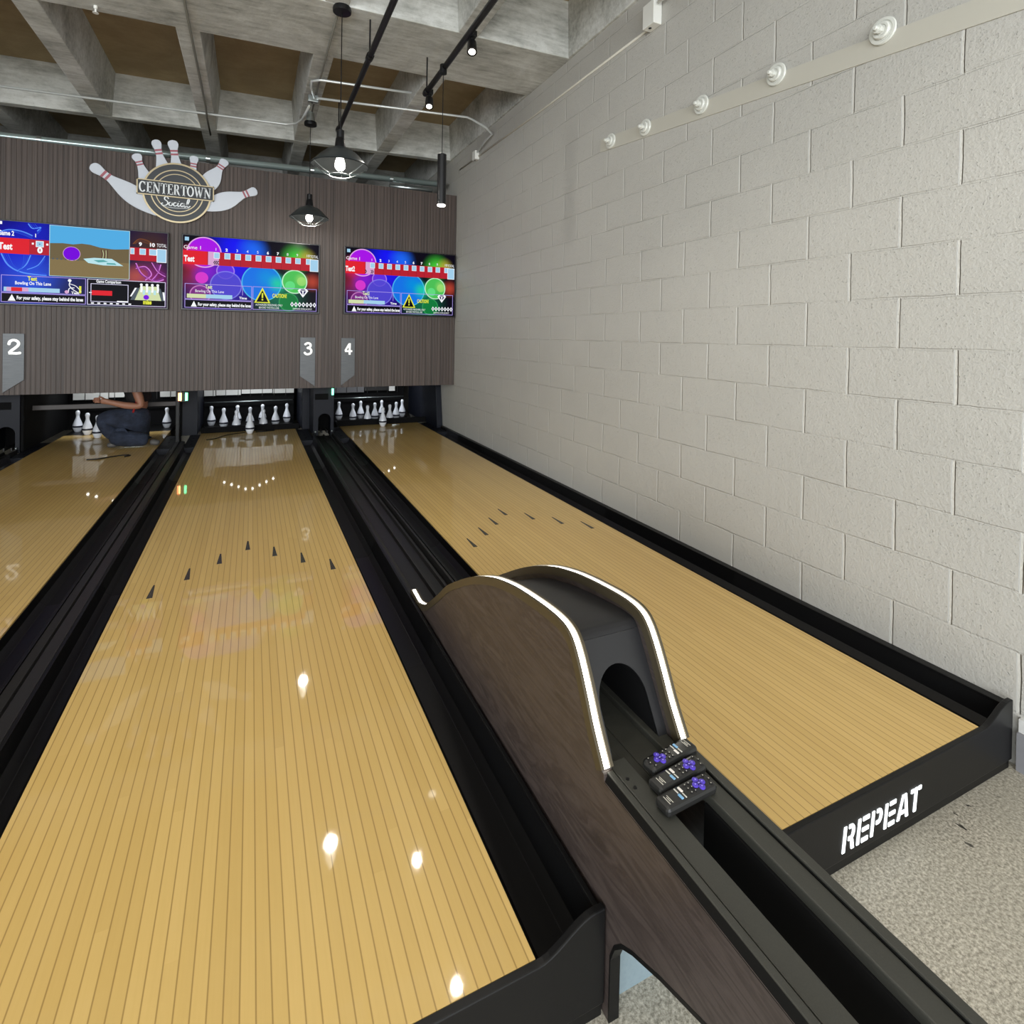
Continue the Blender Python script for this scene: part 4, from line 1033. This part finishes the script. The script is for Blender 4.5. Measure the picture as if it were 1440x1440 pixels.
a.poly([(.480, .405), (.545, .385), (.650, .385), (.722, .470), (.600, .475), (.510, .455)], 'ice', 6); a.poly([(.54, .415), (.60, .405), (.63, .425), (.57, .440)], 'teal', 7); a.poly([(.62, .44), (.67, .44), (.68, .46), (.62, .46)], 'teal', 7)
for k in range(5): a.line([(.585+.010*k, .27+.012*(k % 2)), (.592+.008*k, .33), (.588+.009*k, .385)], .004, 'cream' if k % 2 else 'maroon', 7)
for k in range(7): a.circ(.305+.024*k, .425, .008, 'grey', 6, 8)
a.frame(.284, .008, .761, .642, 'ice', 7, .003)
a.frame(.020, .655, .497, .865, 'lilac'); a.rect(.020, .870, .497, .985, 'black', 1); a.frame(.020, .870, .497, .985, 'lilac'); a.rect(.505, .655, .992, .985, 'black', 1); a.frame(.505, .655, .992, .985, 'ring')
a.text('Test', .165, .712, .055, 'yellow', width=.070, bold=.002); a.text('Bowling On This Lane', .095, .765, .042, 'white', width=.265, bold=.001)
a.rect(.035, .800, .345, .852, 'lblue', 2); a.rect(.075, .802, .135, .850, 'red', 3); a.rect(.05, .802, .075, .850, 'pink', 3); a.rect(.135, .802, .17, .850, 'pink', 3)
a.line([(.405, .700), (.400, .750), (.420, .800), (.455, .845)], .007, 'white', 3); a.line([(.400, .730), (.440, .760), (.470, .830)], .006, 'white', 3); a.line([(.395, .845), (.400, .790), (.430, .780)], .007, 'white', 3); a.circ(.402, .690, .014, 'white', 3, 12); a.circ(.385, .835, .016, 'pink', 3, 14)
a.rect(.457, .755, .470, .845, 'yellow', 3); a.text('Test', .412, .860, .034, 'white', bold=.001)
a.poly([(.058, .968), (.100, .968), (.079, .888)], 'white', 2); a.text('For your safety, please stay behind the lanes', .105, .948, .046, 'white', width=.50, bold=.0016)
a.text('Game Comparison', .558, .700, .040, 'white', width=.20, bold=.001)
a.frame(.525, .712, .755, .945, 'ring', 3); a.rect(.532, .800, .655, .862, 'red', 3); a.rect(.515, .825, .532, .835, 'white', 3)
for k in range(7): a.rect(.528+.038*k, .955, .545+.038*k, .972, 'white', 3)
a.rect(.685, .925, .755, .940, 'white', 3)
a.poly([(.830, .720), (.935, .720), (.965, .905), (.795, .905)], 'cream', 3); a.poly([(.768, .905), (.795, .905), (.830, .745), (.805, .745)], 'grey', 3); a.poly([(.985, .905), (.965, .905), (.940, .745), (.960, .745)], 'grey', 3)
a.poly([(.765, .860), (.775, .860), (.808, .745), (.796, .745)], 'white', 4); a.poly([(.980, .900), (.990, .900), (.985, .790), (.972, .790)], 'white', 4)
for k in range(4): a.line([(.835+.035*k, .800), (.838+.035*k, .760), (.836+.035*k, .705)], .018, 'white', 4); a.circ(.836+.035*k, .700, .012, 'white', 4, 12)
for k in range(3): a.line([(.852+.035*k, .830), (.853+.035*k, .770)], .020, 'ice', 5)
a.circ(.868, .865, .024, 'purple', 6); a.text('miss', .848, .955, .060, 'yellow', width=.072, bold=.003)
a.done()

# ------------------------------------------------------------------ person kneeling at the left lane's pins
def skin_mesh(name, joints, edges, m, parent, root=0, sub=2):
    me = bpy.data.meshes.new(name)
    base = parent.location if parent is not None else Vector((0, 0, 0))
    me.from_pydata([tuple(Vector(j[:3])-base) for j in joints], edges, [])
    o = bpy.data.objects.new(name, me); C.objects.link(o)
    if parent is not None: o.parent = parent
    sk = o.modifiers.new('Skin', 'SKIN'); sk.use_smooth_shade = True
    for v, j in zip(me.skin_vertices[0].data, joints): v.radius = (j[3], j[4] if len(j) > 4 else j[3])
    me.skin_vertices[0].data[root].use_root = True
    ss = o.modifiers.new('Subsurf', 'SUBSURF'); ss.levels = sub; ss.render_levels = sub
    me.materials.append(m)
    return o
per = thing('person', (-1.15, 7.02, 0.0), 'person in blue jeans and dark shirt kneeling on the left lane', 'person')
HIP = (-1.03, 7.03, 0.25)
# bare body: torso, neck, head, arms (one continuous skin)
J = [(-1.06, 7.10, 0.34, .085, .075), (-1.09, 7.10, 0.50, .105, .085), (-1.14, 7.09, 0.68, .125, .095), (-1.19, 7.07, 0.82, .118, .09), (-1.23, 7.05, 0.91, .058, .058), (-1.27, 7.02, 0.99, .080, .092), (-1.285, 7.01, 1.06, .088, .100), (-1.28, 7.02, 1.13, .058, .066),
     (-1.17, 6.93, 0.83, .060), (-1.09, 6.89, 0.63, .048), (-1.03, 6.87, 0.435, .042), (-1.17, 6.862, 0.450, .037), (-1.31, 6.855, 0.492, .028), (-1.35, 6.853, 0.503, .034, .022), (-1.385, 6.85, 0.510, .034, .018),
     (-1.20, 7.21, 0.83, .060), (-1.32, 7.26, 0.74, .048), (-1.46, 7.24, 0.72, .040), (-1.60, 7.20, 0.74, .028), (-1.66, 7.19, 0.745, .034, .02)]
ED = [(0, 1), (1, 2), (2, 3), (3, 4), (4, 5), (5, 6), (6, 7), (3, 8), (8, 9), (9, 10), (10, 11), (11, 12), (12, 13), (13, 14), (3, 15), (15, 16), (16, 17), (17, 18), (18, 19)]
skin_mesh('body', J, ED, M['skin'], per)
def finger(pts, r=0.009):
    J = [(*p, r*(1-0.12*i)) for i, p in enumerate(pts)]
    return J, [(i, i+1) for i in range(len(pts)-1)]
fj, fe = [], []
for k, (dz, dy, ln) in enumerate(((0.022, -0.004, .9), (0.008, -0.008, 1.0), (-0.006, -0.008, .95), (-0.018, -0.004, .78))):
    b0 = (-1.380, 6.848+dy, 0.510+dz)
    pts = [b0, (b0[0]-0.032*ln, b0[1]-0.012, b0[2]+0.006), (b0[0]-0.054*ln, b0[1]-0.004, b0[2]+0.002), (b0[0]-0.062*ln, b0[1]+0.016, b0[2]-0.006)]
    j, e = finger(pts); o_ = len(fj); fj += j; fe += [(a+o_, b+o_) for a, b in e]
    skin_mesh('finger', j, e, M['skin'], per, 0, 1)
j, e = finger([(-1.345, 6.835, 0.525), (-1.363, 6.812, 0.545), (-1.387, 6.806, 0.555)], .010); skin_mesh('thumb', j, e, M['skin'], per, 0, 1)
# jeans: seat, raised thigh and shin, folded kneeling leg
J = [(-1.05, 7.06, 0.27, .150, .130), (-1.06, 7.09, 0.42, .125, .105), (-1.17, 6.97, 0.285, .125, .115), (-1.30, 6.95, 0.315, .105), (-1.405, 6.96, 0.318, .088), (-1.33, 6.97, 0.19, .085), (-1.25, 6.98, 0.095, .072),
     (-1.08, 7.08, 0.18, .120), (-1.20, 6.98, 0.13, .105), (-1.30, 6.94, 0.100, .090), (-1.17, 6.91, 0.100, .092), (-1.04, 6.92, 0.085, .078), (-0.97, 6.93, 0.075, .066)]
ED = [(0, 1), (0, 2), (2, 3), (3, 4), (4, 5), (5, 6), (0, 7), (7, 8), (8, 9), (9, 10), (10, 11), (11, 12)]
skin_mesh('jeans', J, ED, M['denim'], per)
J = [(-1.06, 7.09, 0.43, .135, .118), (-1.09, 7.10, 0.52, .142, .118), (-1.14, 7.09, 0.68, .155, .122), (-1.19, 7.07, 0.82, .145, .115), (-1.215, 7.06, 0.875, .075, .075), (-1.175, 6.93, 0.835, .076), (-1.11, 6.90, 0.68, .066), (-1.20, 7.21, 0.835, .076), (-1.29, 7.25, 0.765, .064)]
skin_mesh('shirt', J, [(0, 1), (1, 2), (2, 3), (3, 4), (3, 5), (5, 6), (3, 7), (7, 8)], M['shirt'], per)
for pts in ([(-0.97, 6.93, 0.050), (-0.91, 6.93, 0.040), (-0.87, 6.93, 0.032)], [(-1.25, 6.98, 0.040), (-1.30, 6.97, 0.034), (-1.35, 6.965, 0.028)]):
    skin_mesh('shoe', [(*pts[0], .040, .038), (*pts[1], .042, .034), (*pts[2], .034, .024)], [(0, 1), (1, 2)], M['shoe'], per, 0, 2)
bm = B(); ball(bm, (-1.265, 7.03, 1.085), 0.105, (1.0, 1.0, 0.95)); mk('hair', bm, M['hair'], per, smooth=True)
bm = B(); ball(bm, (-1.372, 6.985, 1.055), 0.011, u=10, v=8); ball(bm, (-1.356, 6.945, 1.055), 0.011, u=10, v=8); mk('eye', bm, M['white'], per, smooth=True)
bm = B(); tube(bm, [(-1.085, 6.93, 0.62), (-1.085, 6.915, 0.47), (-1.10, 6.835, 0.38)], 0.010, 8); mk('strap', bm, M['redbraid'], per)['label'] = 'red strap hanging from the waist'

# ------------------------------------------------------------------ wall fittings
def wall_pt(y, z): return (WX, y, z)
ya, za, yb_, zb_ = 3.46, 2.655, 0.30, 2.335
bm = B(); dy, dz = ya-yb_, za-zb_
prism(bm, [(ya, za-0.047), (yb_, zb_-0.047), (yb_, zb_+0.047), (ya, za+0.047)], 'x', WX-0.006, WX+0.01)
tag(mk('mounting_strip', bm, M['strip']), 'long smooth painted strip slanting along the block wall behind the insulators', 'mounting strip')
def insulator():
    t = thing('insulator', (0, 0, 0), 'x', 'insulator', 'insulators on the block wall')
    bm = B(); lathe(bm, [(0.052, 0.0), (0.055, -0.006), (0.052, -0.012), (0.042, -0.013), (0.037, -0.009), (0.034, -0.010), (0.035, -0.018), (0.031, -0.024), (0.024, -0.024), (0.020, -0.020), (0.016, -0.021)], axis='x', seg=28); mk('rosette', bm, M['insul'], t, smooth='auto')
    bm = B(); lathe(bm, [(0.014, -0.020), (0.014, -0.034), (0.018, -0.035), (0.018, -0.046), (0.010, -0.047), (0.010, -0.060), (0.007, -0.062)], axis='x', seg=8); mk('stud', bm, M['insul'], t)
    return t
ins = [(3.322, 2.648), (2.934, 2.616), (2.432, 2.579), (1.929, 2.541), (1.420, 2.504)]
lab = ['farthest of five white ringed insulators on the slanting wall strip', 'second farthest white ringed insulator on the slanting wall strip', 'middle one of five white ringed insulators on the slanting wall strip', 'second nearest white ringed insulator on the slanting wall strip', 'nearest and largest-looking white ringed insulator on the slanting wall strip']
i0 = insulator()
for k, (y, z) in enumerate(ins):
    o = i0 if k == 0 else copy_tree(i0)
    o.location = (WX-0.006, y, z); o['label'] = lab[k]
# surface conduit on the wall and its boxes
def raceway(pts, r, m, label, name='conduit', grp=None):
    bm = B(); tube(bm, pts, r, 10); return tag(mk(name, bm, M[m], smooth=True), label, 'conduit', grp)
def jbox(x, y, z, sx, sy, sz, label, m='white'):
    t = thing('junction_box', (x, y, z-sz), label, 'junction box', 'junction boxes')
    bm = B(); box(bm, x-sx, x+sx, y-sy, y+sy, z-sz, z+sz); mk('box', bm, M[m], t, bevel=0.004)
    bm = B(); lathe(bm, [(0.010, 0), (0.010, -0.003)], x-sx*0.2, y+sy*0.2, z-sz, 12); mk('knockout', bm, M['bezel'], t)
    return t
raceway([(WX-0.006, 6.55, 3.300), (WX-0.006, 4.5, 3.262), (WX-0.006, 2.92, 3.255)], 0.009, 'painted', 'thin painted conduit along the top of the block wall, far side of the large box', grp='wall conduits')
raceway([(WX-0.045, 2.78, 3.345), (WX-0.045, 2.2, 3.365), (WX-0.045, 0.9, 3.38)], 0.011, 'white', 'thin white conduit leaving the large wall box towards the room', grp='wall conduits')
raceway([(WX-0.03, 5.90, 3.325), (WX-0.05, 5.62, 3.365), (WX-0.04, 5.46, 3.385), (WX-0.14, 5.40, 3.42), (WX-0.32, 5.32, 3.44), (1.95, 5.30, 3.445), (0.52, 5.42, 3.40)], 0.011, 'emt', 'bright conduit crossing under the ceiling and bending down to the small wall box', grp='ceiling conduits')
jbox(WX-0.035, 2.855, 3.300, 0.033, 0.055, 0.075, 'white box high on the block wall, near the top edge')
jbox(WX-0.028, 5.96, 3.300, 0.026, 0.045, 0.050, 'small white box in the far upper corner of the block wall')
raceway([(-4.0, 6.42, cz(-4.0)-0.03), (0.30, 6.32, cz(0.3)-0.03), (0.40, 6.24, cz(0.4)-0.03), (0.44, 6.05, cz(0.4)-0.05), (0.475, 5.62, cz(0.4)-0.06)], 0.011, 'emt', 'bright conduit running left under the ribs from the small steel box', grp='ceiling conduits')
raceway([(0.50, 5.42, cz(.5)-0.06), (0.46, 5.30, cz(.5)-0.03), (0.45, 5.16, cz(.5)-0.025), (0.52, 5.10, cz(.5)-0.025), (1.30, 5.00, cz(1.3)-0.04)], 0.011, 'emt', 'bright hooked conduit from the small steel box to the end of the right track', grp='ceiling conduits')
raceway([(-0.43, 3.0, cz(-.4)-0.015), (-0.43, 6.2, cz(-.4)-0.015), (-0.43, 6.36, cz(-.4)-0.06), (-0.43, 6.9, cz(-.4)-0.06)], 0.009, 'grey_emt', 'dull conduit fixed under the ceiling rib left of the near lamp', grp='ceiling conduits')
raceway([(0.515, 3.98, cz(.5)-0.015), (0.515, 5.55, cz(.5)-0.015), (0.515, 5.80, cz(.5)-0.045)], 0.008, 'grey_emt', 'dull conduit running from the near lamp canopy to the far lamp', grp='ceiling conduits')
t = jbox(0.49, 5.45, 3.395, 0.045, 0.03, 0.03, 'small steel box under the ceiling rib above the far lamp', 'steel')
bm = B(); tube(bm, [(-5.9, 6.90, 2.972), (2.25, 6.90, 3.185)], 0.036, 20); op = mk('sprinkler_pipe', bm, M['pipe'], smooth=True); tag(op, 'thick zinc pipe running above the top edge of the masking wall', 'pipe')
for xx in (-3.2, -1.9, -0.45, 0.62, 1.55):
    bm = B(); lathe(bm, [(0.042, -0.02), (0.042, 0.02)], xx, 6.90, 3.126+0.0261*xx, 20, axis='x'); mk('coupling', bm, M['steel'], op, smooth='auto')
bm = B(); tube(bm, [(1.55, 6.98, 3.10), (2.10, 6.98, 3.11)], 0.035, 14); tag(mk('short_pipe', bm, M['steel'], smooth=True), 'short shiny pipe behind the right end of the thick zinc pipe', 'pipe')
bm = B(); lathe(bm, [(0.012, 0.0), (0.012, -0.02), (0.006, -0.022), (0.006, -0.045), (0.018, -0.047), (0.018, -0.050)], -0.98, 4.62, cz(-0.98), 14)
tag(mk('fire_sprinkler', bm, M['white'], smooth='auto'), 'small white sprinkler head under the wide concrete beam', 'sprinkler')

# ------------------------------------------------------------------ track lighting
def track(x, y0, y1, z, label):
    t = thing('light_track', (x, y1, z), label, 'light track', 'light tracks')
    bm = B(); tube(bm, [(x, y0, z), (x, y1, z)], 0.021, 14); mk('rail', bm, M['lampblack'], t, smooth=True)
    for yy in (y0+1.2, y1-1.6, y1-0.05):
        bm = B(); tube(bm, [(x, yy, z), (x, yy, cz(x) if True else 3.4)], 0.006, 8); mk('hanger', bm, M['lampblack'], t)
        bm = B(); tube(bm, [(x, yy-0.03, z), (x, yy+0.03, z)], 0.027, 14); mk('clamp', bm, M['lampblack'], t, smooth=True)
    return t
TZ = 3.20
track(0.738, -3.0, 5.62, TZ, 'black light track hanging left, ending above the near lamp')
track(1.262, -3.0, 4.43, TZ, 'black light track hanging right, carrying the spot heads')
def spot_head(label):
    t = thing('spot_head', (0, 0, 0), label, 'spotlight', 'spot heads on the right track')
    bm = B(); tube(bm, [(0, 0, 0), (0, 0, -0.055)], 0.012, 10); box(bm, -0.02, 0.02, -0.04, 0.04, -0.012, 0.024); mk('bracket', bm, M['lampblack'], t)
    d = Vector((-0.15, -0.45, -1)).normalized()
    a = Vector((0, 0, -0.04)); bm = B(); tube(bm, [a, a+d*0.085], [0.030, 0.034], 18); mk('housing', bm, M['lampblack'], t, smooth='auto')
    bm = B(); ball(bm, tuple(a+d*0.080), 0.024, (1, 1, 0.8)); mk('lens', bm, M['lens'], t, smooth=True)
    return t
hd = [(2.66, 'spot head on the right track cut by the top edge of the picture'), (3.42, 'middle spot head on the right track, above the wide beam'), (4.38, 'spot head at the far end of the right track')]
h0 = spot_head(hd[0][1])
for k, (yy, lb) in enumerate(hd):
    o = h0 if k == 0 else copy_tree(h0); o.location = (1.285, yy, TZ-0.012); o['label'] = lb
t = thing('cylinder_pendant', (1.258, 3.94, 2.19), 'slim black cylinder lamp hanging on a cord from the right track', 'pendant lamp')
bm = B(); tube(bm, [(1.256, 3.93, 2.56), (1.256, 3.93, TZ-0.01)], 0.003, 8); mk('cord', bm, M['lampblack'], t)
bm = B(); tube(bm, [(1.256, 3.93, TZ-0.045), (1.256, 3.93, TZ+0.02)], 0.026, 12); mk('adapter', bm, M['lampblack'], t)
bm = B(); lathe(bm, [(0.008, 2.575), (0.033, 2.562), (0.033, 2.195), (0.026, 2.195)], 1.256, 3.93, 0, 20, close=False); mk('housing', bm, M['lampblack'], t, smooth='auto')
bm = B(); lathe(bm, [(0.030, 2.192), (0.028, 2.182), (0.0, 2.176)], 1.256, 3.93, 0, 18); mk('lens', bm, M['lens'], t, smooth=True)

# pendant lamps with wire guards
def pendant(x, y, zrim, canopy_z, label):
    t = thing('pendant_lamp', (x, y, zrim), label, 'pendant lamp', 'pendant lamps with wire guards')
    zr = zrim
    bm = B(); lathe(bm, [(0.058, canopy_z), (0.062, canopy_z-0.018), (0.060, canopy_z-0.035), (0.012, canopy_z-0.040)], x, y, 0, 24); mk('canopy', bm, M['lampblack'], t, smooth='auto')
    bm = B(); tube(bm, [(x, y, zr+0.20), (x, y, canopy_z-0.03)], 0.0035, 8); mk('cord', bm, M['lampblack'], t)
    bm = B(); lathe(bm, [(0.012, zr+0.232), (0.026, zr+0.225), (0.026, zr+0.175), (0.030, zr+0.170), (0.038, zr+0.105)], x, y, 0, 20); mk('neck', bm, M['lampblack'], t, smooth='auto')
    out = [(0.036, zr+0.112), (0.050, zr+0.100), (0.090, zr+0.085), (0.130, zr+0.052), (0.165, zr+0.014), (0.188, zr-0.008), (0.190, zr-0.014)]
    bm = B(); lathe(bm, [(r, h) for r, h in out], x, y, 0, 40, close=False); sh = mk('shade', bm, M['shade'], t, smooth=True)
    bm = B(); lathe(bm, [(r-0.003, h-0.003) for r, h in out], x, y, 0, 40, close=False); mk('shade_lining', bm, M['shade_in'], sh, smooth=True)
    bm = B(); lathe(bm, [(0.0, zr-0.050), (0.018, zr-0.046), (0.031, zr-0.032), (0.035, zr-0.014), (0.031, zr+0.012), (0.020, zr+0.045), (0.014, zr+0.07)], x, y, 0, 20); mk('bulb', bm, M['bulb'], t, smooth=True)
    bm = B()
    for k in range(6):
        a = 2*PI*k/6+0.3; c, s = math.cos(a), math.sin(a)
        tube(bm, [(x+0.187*c, y+0.187*s, zr-0.012), (x+0.120*c, y+0.120*s, zr-0.058), (x+0.072*c, y+0.072*s, zr-0.080)], 0.0028, 6)
    ring = [(x+0.072*math.cos(2*PI*k/28), y+0.072*math.sin(2*PI*k/28), zr-0.080) for k in range(29)]
    tube(bm, ring, 0.0028, 6, False)
    mk('wire_guard', bm, M['wire'], t, smooth=True)
    return t
PN = (0.535, 3.95, 2.395); PFAR = (0.514, 5.95, 2.405)
pendant(*PN, cz(.53)-0.001, 'nearer black shaded lamp with a glowing bulb and wire guard')
pf = pendant(*PFAR, 3.36, 'farther black shaded lamp hanging in front of the wall between two screens')
bm = B(); lathe(bm, [(0.040, 3.36), (0.044, 3.365), (0.034, 3.43), (0.030, cz(.5))], PFAR[0], PFAR[1], 0, 20); mk('mount', bm, M['steel'], pf, smooth='auto')

# ------------------------------------------------------------------ light
def light(kind, name, loc, energy, col=(1, 1, 1), size=0.1, rot=None, sy=None, target=None, spot=None, spread=None):
    d = bpy.data.lights.new(name, kind); d.energy = energy; d.color = col
    if kind == 'AREA':
        d.size = size
        if sy: d.shape = 'RECTANGLE'; d.size_y = sy
        if spread: d.spread = spread
    else: d.shadow_soft_size = size
    if kind == 'SPOT': d.spot_size = spot or 1.2; d.spot_blend = 0.6
    o = bpy.data.objects.new(name, d); C.objects.link(o); o.location = loc
    if target is not None: o.rotation_euler = (Vector(target)-Vector(loc)).to_track_quat('-Z', 'Y').to_euler()
    return o
light('AREA', 'daylight_window_1', (-3.75, -4.95, 1.75), 280, (0.95, 0.98, 1.0), 3.6, None, 2.6, (-3.75, 5, 2.0))
light('AREA', 'daylight_window_2', (0.25, -4.95, 1.75), 320, (0.95, 0.98, 1.0), 3.6, None, 2.6, (0.25, 5, 2.0))
light('AREA', 'daylight_side_window', (-5.95, -3.1, 1.8), 300, (0.92, 0.97, 1.0), 3.6, None, 2.5, (3, 1.5, 1.6))
light('POINT', 'lamp_near', (PN[0], PN[1], PN[2]-0.095), 12, (1.0, 0.96, 0.88), 0.04)
light('POINT', 'lamp_far', (PFAR[0], PFAR[1], PFAR[2]-0.095), 10, (1.0, 0.96, 0.88), 0.04)
for k, (yy, lb) in enumerate(hd):
    light('SPOT', 'track_spot', (1.285-0.02, yy-0.045, TZ-0.16), 16, (1.0, 0.94, 0.84), 0.03, target=(1.285-0.5, yy-1.3, 0), spot=1.7)
light('SPOT', 'cylinder_spot', (1.256, 3.93, 2.16), 10, (1.0, 0.94, 0.84), 0.025, target=(1.256, 3.93, 0), spot=1.3)
for x, y in ((0.75, 1.9), (0.75, 0.4), (1.27, 0.9), (-0.9, 1.2), (-2.4, 2.2), (-2.4, 0.0), (0.2, -1.4), (1.3, -1.4)):
    light('SPOT', 'fill_spot', (x, y, 3.05), 22, (1.0, 0.94, 0.84), 0.05, target=(x*0.97, y+0.1, 0), spot=2.2)  # added warm fill from above, no fixtures behind these spots
for cx in (-0.006, 1.60, -1.417):
    light('AREA', 'pin_fill', (cx, 8.02, 0.88), 8.0, (0.92, 0.96, 1.0), 0.6, None, 0.10, (cx, 7.9, 0.0))  # added fill to whiten the pins, kept out of sight behind the plate
w = bpy.data.worlds.new('world'); S.world = w; w.use_nodes = True
w.node_tree.nodes['Background'].inputs[0].default_value = (0.75, 0.86, 1.0, 1); w.node_tree.nodes['Background'].inputs[1].default_value = 1.0

# lift the whole place so that the floor is z = 0
for o in bpy.data.objects:
    if o.parent is None: o.location.z += 0.18

# ------------------------------------------------------------------ camera (fitted to the lane edges)
F, YAW, PITCH, ROLL, HC = 777.628, 0.440212, 0.0085848, -0.0165133, 1.2285
fw = Vector((math.sin(YAW)*math.cos(PITCH), math.cos(YAW)*math.cos(PITCH), -math.sin(PITCH)))
rt = Vector((math.cos(YAW), -math.sin(YAW), 0)); dn = fw.cross(rt)
r = rt*math.cos(ROLL)+dn*math.sin(ROLL); d = -rt*math.sin(ROLL)+dn*math.cos(ROLL)
cam = bpy.data.cameras.new('camera'); co = bpy.data.objects.new('camera', cam); C.objects.link(co)
mtx = Matrix((r, -d, -fw)).transposed().to_4x4(); mtx.translation = (0, 0, HC+0.18); co.matrix_world = mtx
cam.sensor_fit = 'HORIZONTAL'; cam.sensor_width = 36; cam.lens = F/1440*36
cam.shift_y = (480-720)/1440
cam.clip_start = 0.02; cam.clip_end = 60
S.camera = co
S.view_settings.view_transform = 'Standard'; S.view_settings.look = 'None'; S.view_settings.gamma = 1; S.view_settings.exposure = -0.08
